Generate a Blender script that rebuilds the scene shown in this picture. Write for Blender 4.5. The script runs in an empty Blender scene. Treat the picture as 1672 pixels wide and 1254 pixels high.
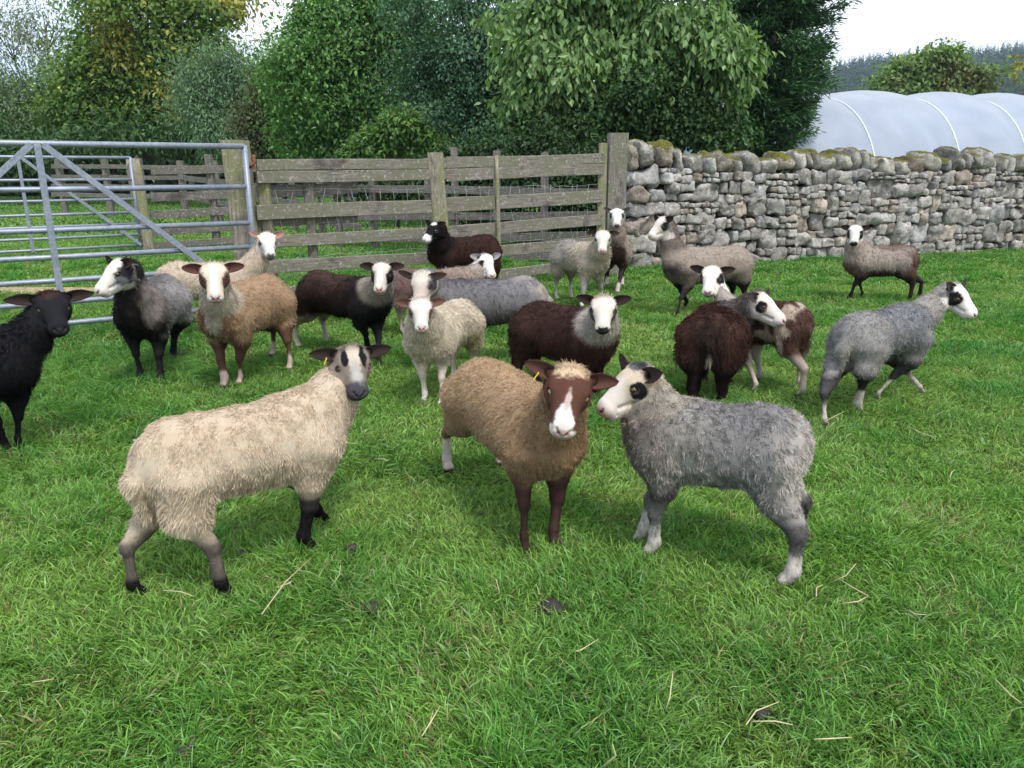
import bpy, math
import numpy as np
from mathutils import Vector, Matrix

# ------------------------------------------------------------------ camera, light, exposure
sc = bpy.context.scene
PW, PH, FPX, PITCH, CAMH = 1672.0, 1254.0, 1256.0, math.radians(15.5), 1.30
cam_d = bpy.data.cameras.new("camera")
cam = bpy.data.objects.new("camera", cam_d)
sc.collection.objects.link(cam)
cam_d.sensor_fit = 'HORIZONTAL'
cam_d.sensor_width = 36.0
cam_d.lens = 36.0 * FPX / PW
cam_d.clip_start = 0.05
cam_d.clip_end = 5000
cam.location = (0, 0, CAMH)
cam.rotation_euler = (math.pi / 2 - PITCH, 0, 0)
sc.camera = cam

SUN_EL, SUN_AZ = math.radians(60), math.radians(150)      # azimuth from +Y towards +X
world = bpy.data.worlds.new("World")
sc.world = world
world.use_nodes = True
wn, wl = world.node_tree.nodes, world.node_tree.links
wn.clear()
w_out = wn.new("ShaderNodeOutputWorld")
w_bg = wn.new("ShaderNodeBackground")
w_sky = wn.new("ShaderNodeTexSky")
w_sky.sky_type = 'NISHITA'
w_sky.sun_disc = False
w_sky.sun_elevation = SUN_EL
w_sky.sun_rotation = SUN_AZ
w_sky.dust_density = 4.0
w_sky.air_density = 1.0
w_sky.ozone_density = 1.0
# the overcast: cloud cover mixed over the clear sky
w_mix = wn.new("ShaderNodeMixRGB")
w_mix.inputs[0].default_value = 0.86
w_tc = wn.new("ShaderNodeTexCoord")
w_n = wn.new("ShaderNodeTexNoise")
w_n.inputs['Scale'].default_value = 1.6
w_n.inputs['Detail'].default_value = 4
w_r = wn.new("ShaderNodeValToRGB")
w_r.color_ramp.elements[0].position = 0.35
w_r.color_ramp.elements[0].color = (6.6, 8.6, 12.8, 1)
w_r.color_ramp.elements[1].position = 0.62
w_r.color_ramp.elements[1].color = (14.6, 15.0, 15.6, 1)
wl.new(w_tc.outputs['Generated'], w_n.inputs['Vector'])
wl.new(w_n.outputs['Fac'], w_r.inputs[0])
wl.new(w_sky.outputs[0], w_mix.inputs[1])
wl.new(w_r.outputs[0], w_mix.inputs[2])
wl.new(w_mix.outputs[0], w_bg.inputs['Color'])
w_bg.inputs['Strength'].default_value = 0.054
wl.new(w_bg.outputs[0], w_out.inputs[0])

sun_d = bpy.data.lights.new("sun", 'SUN')
sun_d.energy = 1.5
sun_d.angle = math.radians(12)
sun_d.color = (1.0, 0.96, 0.9)
sun = bpy.data.objects.new("sun", sun_d)
sc.collection.objects.link(sun)
sdir = Vector((math.sin(SUN_AZ) * math.cos(SUN_EL), math.cos(SUN_AZ) * math.cos(SUN_EL), math.sin(SUN_EL)))
sun.rotation_euler = sdir.to_track_quat('Z', 'Y').to_euler()
sc.view_settings.view_transform = 'Standard'
sc.view_settings.look = 'None'
sc.view_settings.exposure = 1.27
sc.view_settings.gamma = 1.0
sc.cycles.max_bounces = 6
sc.cycles.diffuse_bounces = 3
sc.cycles.transparent_max_bounces = 6
sc.cycles.volume_bounces = 0

# ------------------------------------------------------------------ pixels of the photograph -> places
CP, SP = math.cos(PITCH), math.sin(PITCH)
def ray(px, py):
    u, v = (px - PW / 2) / FPX, (PH / 2 - py) / FPX
    return np.array([u, CP + v * SP, -SP + v * CP])
def G(px, py, z=0.0):
    r = ray(px, py)
    t = (z - CAMH) / r[2]
    return np.array([r[0] * t, r[1] * t, z])
def AT(px, py, y):
    r = ray(px, py)
    t = y / r[1]
    return np.array([r[0] * t, y, CAMH + r[2] * t])
def PL(px, py, A, B):
    """ray through the pixel meets the vertical plane over the ground line A-B"""
    r = ray(px, py)
    n = np.array([-(B[1] - A[1]), B[0] - A[0]])
    t = (n[0] * A[0] + n[1] * A[1]) / (n[0] * r[0] + n[1] * r[1])
    return np.array([r[0] * t, r[1] * t, CAMH + r[2] * t])
def proj(P):
    P = np.asarray(P, float).reshape(-1, 3)
    q = P - np.array([0, 0, CAMH])
    zc = q[:, 1] * CP - q[:, 2] * SP
    yc = q[:, 1] * SP + q[:, 2] * CP
    return np.stack([PW / 2 + FPX * q[:, 0] / zc, PH / 2 - FPX * yc / zc], 1)
def unit(v):
    v = np.asarray(v, float)
    return v / np.maximum(np.linalg.norm(v, axis=-1, keepdims=True), 1e-9)

def _h(ix, iy, iz, seed):
    h = (ix.astype(np.uint32) * np.uint32(374761393) + iy.astype(np.uint32) * np.uint32(668265263)
         + iz.astype(np.uint32) * np.uint32(2147483647) + np.uint32((seed * 974711 + 12345) & 0xffffffff))
    h = (h ^ (h >> np.uint32(13))) * np.uint32(1274126177)
    h = (h ^ (h >> np.uint32(16))) * np.uint32(2246822519)
    h = h ^ (h >> np.uint32(15))
    return h.astype(np.float32) / np.float32(4294967295.0) * 2 - 1
def vnoise(P, freq, seed=0):
    q = np.asarray(P, np.float32) * freq + 1000.37
    i = np.floor(q).astype(np.int64)
    f = (q - i).astype(np.float32)
    f = f * f * (3 - 2 * f)
    x, y, z = i[:, 0], i[:, 1], i[:, 2]
    out = 0
    for dx in (0, 1):
        wx = f[:, 0] if dx else 1 - f[:, 0]
        for dy in (0, 1):
            wy = f[:, 1] if dy else 1 - f[:, 1]
            for dz in (0, 1):
                wz = f[:, 2] if dz else 1 - f[:, 2]
                out = out + wx * wy * wz * _h(x + dx, y + dy, z + dz, seed)
    return out
def vnoise3(P, freq, seed=0):
    return np.stack([vnoise(P, freq, seed + k) for k in range(3)], 1)
def sstep(a, b, x):
    t = np.clip((x - a) / (b - a), 0, 1)
    return t * t * (3 - 2 * t)

# ------------------------------------------------------------------ mesh and object helpers
C = sc.collection
def mesh_np(name, V, F, col=None, smooth=True, mat=None):
    """V (n,3); F an (m,k) array or a list of such arrays; col (n,3) per-vertex colour"""
    Fs = F if isinstance(F, list) else [F]
    Fs = [np.asarray(f, np.int32) for f in Fs if len(f)]
    me = bpy.data.meshes.new(name)
    me.vertices.add(len(V))
    me.vertices.foreach_set("co", np.ascontiguousarray(V, np.float32).ravel())
    nl = sum(f.size for f in Fs)
    nf = sum(len(f) for f in Fs)
    me.loops.add(nl)
    me.loops.foreach_set("vertex_index", np.concatenate([f.ravel() for f in Fs]).astype(np.int32))
    me.polygons.add(nf)
    tot = np.concatenate([np.full(len(f), f.shape[1], np.int32) for f in Fs])
    st = np.zeros(nf, np.int32)
    st[1:] = np.cumsum(tot)[:-1]
    me.polygons.foreach_set("loop_start", st)
    me.polygons.foreach_set("use_smooth", np.full(nf, smooth, bool))
    if col is not None:
        a = me.color_attributes.new("Col", 'FLOAT_COLOR', 'POINT')
        c4 = np.ones((len(V), 4), np.float32)
        c4[:, :3] = np.clip(col, 0, 1)
        a.data.foreach_set("color", c4.ravel())
    me.update(calc_edges=True)
    if mat is not None:
        me.materials.append(mat)
    return me
def obj(name, me, parent=None, loc=None, M=None):
    o = bpy.data.objects.new(name, me)
    C.objects.link(o)
    if M is not None:
        o.matrix_world = M
    elif loc is not None:
        o.location = loc
    if parent is not None:
        o.parent = parent
    return o
def thing(name, label, cat, loc=(0, 0, 0), group=None):
    o = bpy.data.objects.new(name, None)
    C.objects.link(o)
    o.location = loc
    o.empty_display_size = 0.1
    return tag(o, label, cat, group)
def tag(o, label, cat, group=None):
    o["label"] = label
    o["category"] = cat
    if group:
        o["group"] = group
    return o
def kind(o, k, label=None):
    o["kind"] = k
    if label:
        o["label"] = label
    return o

def ribbons(P0, D0, D1, L, W, S, C0, C1, nseg=2):
    """tapered blades: nseg=2 -> 5 vertices, 3 triangles; nseg=3 -> 7 vertices, 5 triangles"""
    n = len(P0)
    L = np.broadcast_to(np.asarray(L, float), (n,))[:, None]
    W = np.broadcast_to(np.asarray(W, float), (n,))[:, None]
    S = unit(S)
    if nseg == 2:
        a = P0 + D0 * L * .5
        b = a + D1 * L * .5
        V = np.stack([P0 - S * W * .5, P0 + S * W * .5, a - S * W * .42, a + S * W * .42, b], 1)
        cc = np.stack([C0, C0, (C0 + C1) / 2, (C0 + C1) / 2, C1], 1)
        f = np.array([[0, 1, 3], [0, 3, 2], [2, 3, 4]])
        k = 5
    else:
        Dm = unit(D0 + D1)
        a = P0 + D0 * L / 3
        b = a + Dm * L / 3
        c = b + D1 * L / 3
        V = np.stack([P0 - S * W * .4, P0 + S * W * .4, a - S * W * .5, a + S * W * .5, b - S * W * .35, b + S * W * .35, c], 1)
        cc = np.stack([C0, C0, C0 * .67 + C1 * .33, C0 * .67 + C1 * .33, C0 * .33 + C1 * .67, C0 * .33 + C1 * .67, C1], 1)
        f = np.array([[0, 1, 3], [0, 3, 2], [2, 3, 5], [2, 5, 4], [4, 5, 6]])
        k = 7
    F = (np.arange(n)[:, None, None] * k + f[None]).reshape(-1, 3)
    return V.reshape(-1, 3), F, cc.reshape(-1, 3)

# ------------------------------------------------------------------ materials
def new_mat(name):
    m = bpy.data.materials.new(name)
    m.use_nodes = True
    nt = m.node_tree
    nt.nodes.clear()
    out = nt.nodes.new("ShaderNodeOutputMaterial")
    return m, nt, out
def nd(nt, t, **kw):
    n = nt.nodes.new(t)
    for k, v in kw.items():
        if k in n.inputs.keys():
            n.inputs[k].default_value = v
        else:
            setattr(n, k, v)
    return n
def mixrgb(nt, fac, a, b, bt='MIX'):
    n = nt.nodes.new("ShaderNodeMixRGB")
    n.blend_type = bt
    for s, v in ((0, fac), (1, a), (2, b)):
        if hasattr(v, "links"):
            nt.links.new(v, n.inputs[s])
        else:
            n.inputs[s].default_value = v if s == 0 else (*v, 1)
    return n.outputs[0]
def noise(nt, scale, detail=4, vec=None, rough=.55, dist=0.0):
    n = nd(nt, "ShaderNodeTexNoise")
    n.inputs['Scale'].default_value = scale
    n.inputs['Detail'].default_value = detail
    n.inputs['Roughness'].default_value = rough
    n.inputs['Distortion'].default_value = dist
    if vec is not None:
        nt.links.new(vec, n.inputs['Vector'])
    return n.outputs['Fac']
def ramp(nt, fac, stops):
    r = nt.nodes.new("ShaderNodeValToRGB")
    els = r.color_ramp.elements
    while len(els) < len(stops):
        els.new(.5)
    for e, (p, c) in zip(els, stops):
        e.position = p
        e.color = (*c, 1) if len(c) == 3 else c
    nt.links.new(fac, r.inputs[0])
    return r.outputs[0]
def bump(nt, h, strength, dist):
    b = nd(nt, "ShaderNodeBump")
    b.inputs['Strength'].default_value = strength
    b.inputs['Distance'].default_value = dist
    nt.links.new(h, b.inputs['Height'])
    return b.outputs[0]
def princ(nt, out, col, rough=.8, normal=None, spec=.3, metal=0, **kw):
    p = nd(nt, "ShaderNodeBsdfPrincipled")
    if hasattr(col, "links"):
        nt.links.new(col, p.inputs['Base Color'])
    else:
        p.inputs['Base Color'].default_value = (*col, 1)
    if hasattr(rough, "links"):
        nt.links.new(rough, p.inputs['Roughness'])
    else:
        p.inputs['Roughness'].default_value = rough
    p.inputs['Specular IOR Level'].default_value = spec
    p.inputs['Metallic'].default_value = metal
    for k, v in kw.items():
        p.inputs[k].default_value = v
    if normal is not None:
        nt.links.new(normal, p.inputs['Normal'])
    nt.links.new(p.outputs[0], out.inputs[0])
    return p
def attr(nt, name="Col"):
    a = nd(nt, "ShaderNodeAttribute")
    a.attribute_name = name
    return a.outputs['Color']
def objco(nt):
    return nd(nt, "ShaderNodeTexCoord").outputs['Object']
def leaf_mat(name, trans=.35, rough=.55, spec=.3):
    m, nt, out = new_mat(name)
    c = attr(nt)
    p = princ(nt, out, c, rough, spec=spec)
    t = nd(nt, "ShaderNodeBsdfTranslucent")
    b = mixrgb(nt, 1.0, c, (1.0, 1.1, .5), 'MULTIPLY')
    nt.links.new(b, t.inputs[0])
    mx = nd(nt, "ShaderNodeMixShader")
    mx.inputs[0].default_value = trans
    nt.links.new(p.outputs[0], mx.inputs[1])
    nt.links.new(t.outputs[0], mx.inputs[2])
    nt.links.new(mx.outputs[0], out.inputs[0])
    return m
M_GRASS = leaf_mat("grass_blades", .38, .55, .25)
M_LEAF = leaf_mat("leaves", .38, .5, .35)
M_NEEDLE = leaf_mat("needles", .15, .6, .25)
m, nt, out = new_mat("wool"); M_WOOL = m
c = attr(nt)
p = princ(nt, out, c, .95, spec=.02)
t = nd(nt, "ShaderNodeBsdfTranslucent"); nt.links.new(c, t.inputs[0])
mx = nd(nt, "ShaderNodeMixShader"); mx.inputs[0].default_value = .30
nt.links.new(p.outputs[0], mx.inputs[1]); nt.links.new(t.outputs[0], mx.inputs[2]); nt.links.new(mx.outputs[0], out.inputs[0])
m, nt, out = new_mat("hide"); M_HIDE = m
co = objco(nt)
c = attr(nt)
c2 = mixrgb(nt, .13, c, ramp(nt, noise(nt, 260, 3, co), [(.3, (.45, .45, .45)), (.7, (1, 1, 1))]), 'MULTIPLY')
princ(nt, out, c2, .8, bump(nt, noise(nt, 330, 3, co), .35, .002), spec=.10)
m, nt, out = new_mat("eye"); M_EYE = m
princ(nt, out, attr(nt), .08, spec=.6)
m, nt, out = new_mat("tag_plastic"); M_TAG = m
princ(nt, out, (.75, .55, .04), .4)
m, nt, out = new_mat("ground"); M_GROUND = m
co = objco(nt)
n1 = noise(nt, 1.1, 6, co)
n2 = noise(nt, 38, 5, co)
c1 = ramp(nt, n2, [(.3, (.05, .09, .02)), (.52, (.10, .18, .035)), (.75, (.17, .25, .07))])
c2 = mixrgb(nt, ramp(nt, n1, [(.58, (0, 0, 0)), (.75, (.6, .6, .6))]), c1, (.11, .09, .045))
princ(nt, out, c2, .9, bump(nt, n2, .8, .03), spec=.15)
m, nt, out = new_mat("stone"); M_STONE = m
co = objco(nt)
a = attr(nt)
n1 = noise(nt, 9, 8, co, .65)
n2 = noise(nt, 34, 6, co, .6)
n3 = noise(nt, 3.2, 5, co, .6, .5)
base = mixrgb(nt, .75, a, ramp(nt, n1, [(.28, (.10, .095, .085)), (.5, (.50, .48, .45)), (.70, (.95, .93, .9))]), 'MULTIPLY')
base = mixrgb(nt, .8, base, ramp(nt, n2, [(.3, (.5, .5, .5)), (.7, (1.25, 1.25, 1.25))]), 'MULTIPLY')
lich = ramp(nt, noise(nt, 14, 5, co, .7, .8), [(.57, (0, 0, 0)), (.64, (1, 1, 1))])
base = mixrgb(nt, mixrgb(nt, 1.0, lich, (.6, .6, .6), 'MULTIPLY'), base, (.56, .56, .53))
geo = nd(nt, "ShaderNodeNewGeometry")
sep = nd(nt, "ShaderNodeSeparateXYZ"); nt.links.new(geo.outputs['Normal'], sep.inputs[0])
mo = nd(nt, "ShaderNodeMath", operation='MULTIPLY_ADD'); nt.links.new(sep.outputs[2], mo.inputs[0]); mo.inputs[1].default_value = .42
nt.links.new(n3, mo.inputs[2])
at = nd(nt, "ShaderNodeAttribute"); at.attribute_name = "Moss"
mm = nd(nt, "ShaderNodeMath", operation='ADD'); nt.links.new(mo.outputs[0], mm.inputs[0]); nt.links.new(at.outputs['Fac'], mm.inputs[1])
moss = ramp(nt, mm.outputs[0], [(.84, (0, 0, 0)), (.97, (1, 1, 1))])
mcol = ramp(nt, n2, [(.3, (.035, .045, .008)), (.6, (.13, .12, .025)), (.8, (.22, .15, .05))])
base = mixrgb(nt, moss, base, mcol)
princ(nt, out, base, .92, bump(nt, n2, .7, .012), spec=.15)
m, nt, out = new_mat("bare_soil"); M_SOIL = m
princ(nt, out, ramp(nt, noise(nt, 25, 5, objco(nt)), [(.35, (.16, .11, .06)), (.65, (.42, .34, .20))]), .95, spec=.05)
m, nt, out = new_mat("dark_core"); M_GAP = m
princ(nt, out, (.02, .018, .015), .95, spec=.05)  # near-black core of the wall, makes the gaps between stones dark
def wood_mat(name, tint, green):
    m, nt, out = new_mat(name)
    co = objco(nt)
    mp = nd(nt, "ShaderNodeMapping"); mp.inputs['Scale'].default_value = (1.1, 14, 14)
    nt.links.new(co, mp.inputs[0])
    oi = nd(nt, "ShaderNodeObjectInfo")
    cm = nd(nt, "ShaderNodeCombineXYZ"); 
    mu = nd(nt, "ShaderNodeMath", operation='MULTIPLY'); nt.links.new(oi.outputs['Random'], mu.inputs[0]); mu.inputs[1].default_value = 37
    nt.links.new(mu.outputs[0], cm.inputs[0]); nt.links.new(mu.outputs[0], cm.inputs[1])
    nt.links.new(cm.outputs[0], mp.inputs['Location'])
    g = noise(nt, 5, 8, mp.outputs[0], .65, .4)
    ad = nd(nt, "ShaderNodeVectorMath", operation='ADD'); nt.links.new(co, ad.inputs[0]); nt.links.new(cm.outputs[0], ad.inputs[1])
    b = noise(nt, 3.0, 6, ad.outputs[0], .6, .3)
    sp = noise(nt, 30, 5, ad.outputs[0], .7)
    c1 = ramp(nt, g, [(.28, tuple(x * .35 for x in tint)), (.5, tint), (.75, tuple(min(1, x * 1.6) for x in tint))])
    c2 = mixrgb(nt, ramp(nt, b, [(.44, (0, 0, 0)), (.58, (.8, .8, .8))]), c1, green)
    c3 = mixrgb(nt, ramp(nt, sp, [(.56, (0, 0, 0)), (.66, (.8, .8, .8))]), c2, (.40, .40, .37))
    c4 = mixrgb(nt, ramp(nt, b, [(.30, (.85, .85, .85)), (.43, (0, 0, 0))]), c3, (.055, .043, .037))
    princ(nt, out, c4, .9, bump(nt, g, .7, .006), spec=.15)
    return m
M_WOOD = wood_mat("weathered_wood", (.19, .168, .142), (.15, .15, .098))
M_WOOD_G = wood_mat("mossy_post_wood", (.25, .22, .165), (.19, .20, .085))
M_WOOD_F = wood_mat("far_wood", (.155, .135, .122), (.12, .118, .09))
m, nt, out = new_mat("galvanized"); M_GALV = m
co = objco(nt)
g1 = noise(nt, 40, 4, co)
g2 = noise(nt, 4, 5, co)
c1 = ramp(nt, g1, [(.35, (.19, .215, .26)), (.65, (.27, .30, .35))])
c2 = mixrgb(nt, ramp(nt, g2, [(.55, (0, 0, 0)), (.75, (.7, .7, .7))]), c1, (.42, .44, .48))
princ(nt, out, c2, ramp(nt, g1, [(.3, (.35,) * 3), (.7, (.6,) * 3)]), spec=.5, metal=.35)
m, nt, out = new_mat("wire"); M_WIRE = m
princ(nt, out, (.42, .42, .40), .5, metal=.5)
m, nt, out = new_mat("rust"); M_RUST = m
princ(nt, out, ramp(nt, noise(nt, 60, 4, objco(nt)), [(.3, (.09, .03, .015)), (.7, (.25, .09, .04))]), .8)
m, nt, out = new_mat("bark"); M_BARK = m
co = objco(nt)
princ(nt, out, ramp(nt, noise(nt, 14, 6, co), [(.3, (.03, .025, .02)), (.7, (.12, .10, .08))]), .9, bump(nt, noise(nt, 30, 5, co), .8, .02))
m, nt, out = new_mat("polythene"); M_POLY = m
co = objco(nt)
n1 = noise(nt, 1.2, 5, co, .6, .4)
c1 = ramp(nt, n1, [(.3, (.47, .51, .60)), (.7, (.62, .66, .76))])
p = princ(nt, out, c1, .28, spec=.5)
t = nd(nt, "ShaderNodeBsdfTranslucent"); t.inputs[0].default_value = (.52, .57, .68, 1)
mx = nd(nt, "ShaderNodeMixShader"); mx.inputs[0].default_value = .5
nt.links.new(p.outputs[0], mx.inputs[1]); nt.links.new(t.outputs[0], mx.inputs[2]); nt.links.new(mx.outputs[0], out.inputs[0])
m, nt, out = new_mat("hoop_steel"); M_HOOP = m
princ(nt, out, (.60, .64, .72), .4)
m, nt, out = new_mat("straw"); M_STRAW = m
princ(nt, out, (.50, .42, .25), .8)
m, nt, out = new_mat("dung"); M_DUNG = m
princ(nt, out, (.028, .022, .018), .6, bump(nt, noise(nt, 60, 5, objco(nt)), .8, .01), spec=.35)
m, nt, out = new_mat("hill_ground"); M_HILL = m
princ(nt, out, ramp(nt, noise(nt, .05, 6, objco(nt)), [(.35, (.02, .05, .025)), (.65, (.05, .09, .04))]), .95)
# ------------------------------------------------------------------ solid helpers
def box_mesh(name, L, Wd, T, mat, seg=1, wob=0.0, seed=0, bev=.004, taper=0):
    """board along local X from 0 to L, centred in Y (thickness T) and Z (width Wd), lightly waved"""
    rng = np.random.default_rng(seed)
    xs = np.linspace(0, L, seg + 1)
    b = min(bev, T * .3, Wd * .3)
    prof = np.array([[-T / 2 + b, -Wd / 2], [T / 2 - b, -Wd / 2], [T / 2, -Wd / 2 + b], [T / 2, Wd / 2 - b],
                     [T / 2 - b, Wd / 2], [-T / 2 + b, Wd / 2], [-T / 2, Wd / 2 - b], [-T / 2, -Wd / 2 + b]])
    V = []
    for i, x in enumerate(xs):
        p = prof.copy()
        s = 1 - taper * x / L
        p = p * s
        p[:, 1] += (rng.random(8) - .5) * wob * .6 + math.sin(x * 1.7 + seed) * wob
        p[:, 0] += (rng.random(8) - .5) * wob * .3 + math.cos(x * 1.1 + seed * 2) * wob * .5
        V.append(np.column_stack([np.full(8, x), p]))
    V = np.concatenate(V)
    F = []
    for i in range(seg):
        for k in range(8):
            a, b_ = i * 8 + k, i * 8 + (k + 1) % 8
            F.append([a, b_, b_ + 8, a + 8])
    caps = np.array([[7, 6, 5, 4, 3, 2, 1, 0], [seg * 8 + k for k in range(8)]])
    return mesh_np(name, V, [np.array(F), caps], smooth=False, mat=mat)
def along(A, B, roll_up=(0, 0, 1)):
    """matrix putting local X on A->B, local Z upwards"""
    x = unit(np.array(B) - np.array(A))
    y = unit(np.cross(np.array(roll_up, float), x))
    z = np.cross(x, y)
    M = Matrix.Identity(4)
    for r in range(3):
        M[r][0], M[r][1], M[r][2], M[r][3] = x[r], y[r], z[r], A[r]
    return M
def board(name, A, B, Wd, T, mat, parent, seed=0, wob=.006, taper=0, up=(0, 0, 1)):
    L = float(np.linalg.norm(np.array(B) - np.array(A)))
    me = box_mesh(name, L, Wd, T, mat, max(2, int(L / .25)), wob, seed, taper=taper)
    return obj(name, me, parent, M=along(A, B, up))
def tube_np(path, r, n=10, cap=True):
    path = np.asarray(path, float)
    m = len(path)
    r = np.broadcast_to(np.asarray(r, float), (m,))
    T = np.gradient(path, axis=0)
    T = unit(T)
    up = np.array([0, 0, 1.0]) if abs(T[0][2]) < .9 else np.array([1.0, 0, 0])
    V = []
    s = unit(np.cross(T[0], up))
    for i in range(m):
        s = unit(s - T[i] * np.dot(s, T[i]))
        q = np.cross(T[i], s)
        an = np.arange(n) / n * 2 * math.pi
        V.append(path[i] + r[i] * (np.cos(an)[:, None] * s + np.sin(an)[:, None] * q))
    V = np.concatenate(V)
    F = np.array([[i * n + k, i * n + (k + 1) % n, (i + 1) * n + (k + 1) % n, (i + 1) * n + k] for i in range(m - 1) for k in range(n)])
    tri = []
    if cap:
        c0, c1 = len(V), len(V) + 1
        V = np.concatenate([V, path[:1], path[-1:]])
        for k in range(n):
            tri.append([c0, (k + 1) % n, k])
            tri.append([c1, (m - 1) * n + k, (m - 1) * n + (k + 1) % n])
    return V, F, np.array(tri) if tri else np.zeros((0, 3), int)
def tubes_mesh(name, items, mat, n=10):
    Vs, Q, T3, o = [], [], [], 0
    for path, r in items:
        V, F, t = tube_np(path, r, n)
        Vs.append(V); Q.append(F + o); T3.append(t + o); o += len(V)
    return mesh_np(name, np.concatenate(Vs), [np.concatenate(Q), np.concatenate(T3)], mat=mat)

# ------------------------------------------------------------------ ground
def build_ground():
    n = 140
    gx = np.concatenate([-np.geomspace(900, 14, 30), np.linspace(-13.5, 13.5, 90), np.geomspace(14, 900, 30)])
    gy = np.concatenate([[-60, -20, -6], np.linspace(-2, 24, 110), np.geomspace(25, 1500, 34)])
    X, Y = np.meshgrid(gx, gy, indexing='ij')
    P = np.column_stack([X.ravel(), Y.ravel(), np.zeros(X.size)])
    P[:, 2] = gz(P[:, 0], P[:, 1]) - .012
    ny = len(gy)
    I, J = np.meshgrid(np.arange(len(gx) - 1), np.arange(ny - 1), indexing='ij')
    a = (I * ny + J).ravel()
    F = np.column_stack([a, a + ny, a + ny + 1, a + 1])
    kind(obj("ground", mesh_np("ground", P, F, mat=M_GROUND)), "structure")
def gz(x, y):
    P = np.column_stack([np.ravel(x), np.ravel(y), np.zeros(np.size(x))])
    z = vnoise(P, .9, 3) * .012 + vnoise(P, 4.0, 4) * .005
    return z.reshape(np.shape(x))

# the wall line and the fence line, used to keep the grass on the right side
WA, WB = G(1022, 437), G(1672, 406)
WD = unit(WB - WA)
FA = np.array([*AT(418, 500, 7.1)[:2], 0.0])
FB = np.array([*AT(1000, 430, 10.1)[:2], 0.0])

SOIL = G(72, 474)
def build_soil():
    rng = np.random.default_rng(3)
    n = 40
    an = np.arange(n) / n * 2 * math.pi
    r = 1 + .22 * np.sin(an * 3 + 1) + .12 * rng.random(n)
    V = np.column_stack([SOIL[0] + np.cos(an) * .85 * r, SOIL[1] + np.sin(an) * .22 * r, np.full(n, .0)])
    V[:, 2] = gz(V[:, 0], V[:, 1]) + .004
    V = np.concatenate([V, [[SOIL[0], SOIL[1], float(gz(np.array([SOIL[0]]), np.array([SOIL[1]]))[0]) + .012]]])
    kind(obj("bare_ground", mesh_np("bare_ground", V, np.array([[i, (i + 1) % n, n] for i in range(n)]), mat=M_SOIL)), "structure")
def grass_blades(rng, y0, y1, dens, hmul, wmul, nseg, xl=.98, keep=None):
    n = int(dens * (y1 - y0) * (xl * 2) * (y0 + y1) / 2 * 1.04)
    y = np.sqrt(rng.random(n) * (y1 ** 2 - y0 ** 2) + y0 ** 2)
    x = (rng.random(n) * 2 - 1) * (xl * y + .55)
    P = np.column_stack([x, y, np.zeros(n)])
    # tufts pull blades together
    q = vnoise3(P, 9, 11)
    P[:, :2] += q[:, :2] * .035
    k = np.hypot((P[:, 0] - SOIL[0]) / .85, (P[:, 1] - SOIL[1]) / .22) + vnoise(P, 2.2, 61) * .35 + rng.random(len(P)) * .35 > 1
    P = P[k]
    if keep is not None:
        k = keep(P)
        P = P[k]
    thick = vnoise(P, .8, 21) * .55 + vnoise(P, 2.6, 23) * .45 + vnoise(P, 6.5, 22) * .4      # long and short patches
    bare = vnoise(P, 2.1, 31) * .5 + vnoise(P, 7, 32) * .5
    k = rng.random(len(P)) < np.clip(1.05 - sstep(.25, .6, bare) * .55, .2, 1)
    P, thick, bare = P[k], thick[k], bare[k]
    n = len(P)
    P[:, 2] = gz(P[:, 0], P[:, 1]) - .012
    L = (.026 + .048 * sstep(-.30, .65, thick) + .050 * rng.random(n) ** 2.5) * hmul
    lean = vnoise3(P, 2.3, 41) * .55 + vnoise3(P, 11, 42) * .6
    lean[:, 2] = 0
    j = rng.normal(size=(n, 3)) * .52
    j[:, 2] = 0
    D0 = unit(np.array([0, 0, 1.0]) + (lean + j) * .75)
    droop = np.array([0, 0, -.75]) * (rng.random(n)[:, None] * .9 + .25)
    D1 = unit(D0 + (lean + j) * 1.15 + droop)
    S = rng.normal(size=(n, 3)); S[:, 2] *= .2
    S = np.cross(D0, S)
    W = (.0025 + .0034 * rng.random(n) ** 1.5) * wmul
    t = np.clip(.42 + thick * .95 + rng.normal(size=n) * .16, 0, 1)[:, None]
    big = sstep(-.5, .6, vnoise(P, .55, 51) * .7 + vnoise(P, 1.9, 52) * .5)[:, None]
    ca = np.array([.225, .43, .075]); cb = np.array([.075, .26, .042]); cy = np.array([.36, .49, .125])
    c = ca * (1 - t) + cb * t
    c = c * (1 - big * .6 * (1 - t)) + cy * big * .6 * (1 - t)
    c = c * (0.38 + .94 * rng.random((n, 1)))
    dry = rng.random(n) < (.035 + .30 * sstep(.10, .55, bare)) * (1 - .7 * t[:, 0])
    c[dry] = np.array([.42, .36, .17]) * (0.6 + .6 * rng.random((dry.sum(), 1)))
    pale = rng.random(n) < .09
    c[pale] = c[pale] * .6 + np.array([.34, .50, .26]) * .6
    return ribbons(P, D0, D1, L, W, S, c * .42, c * 1.22, nseg)

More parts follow.
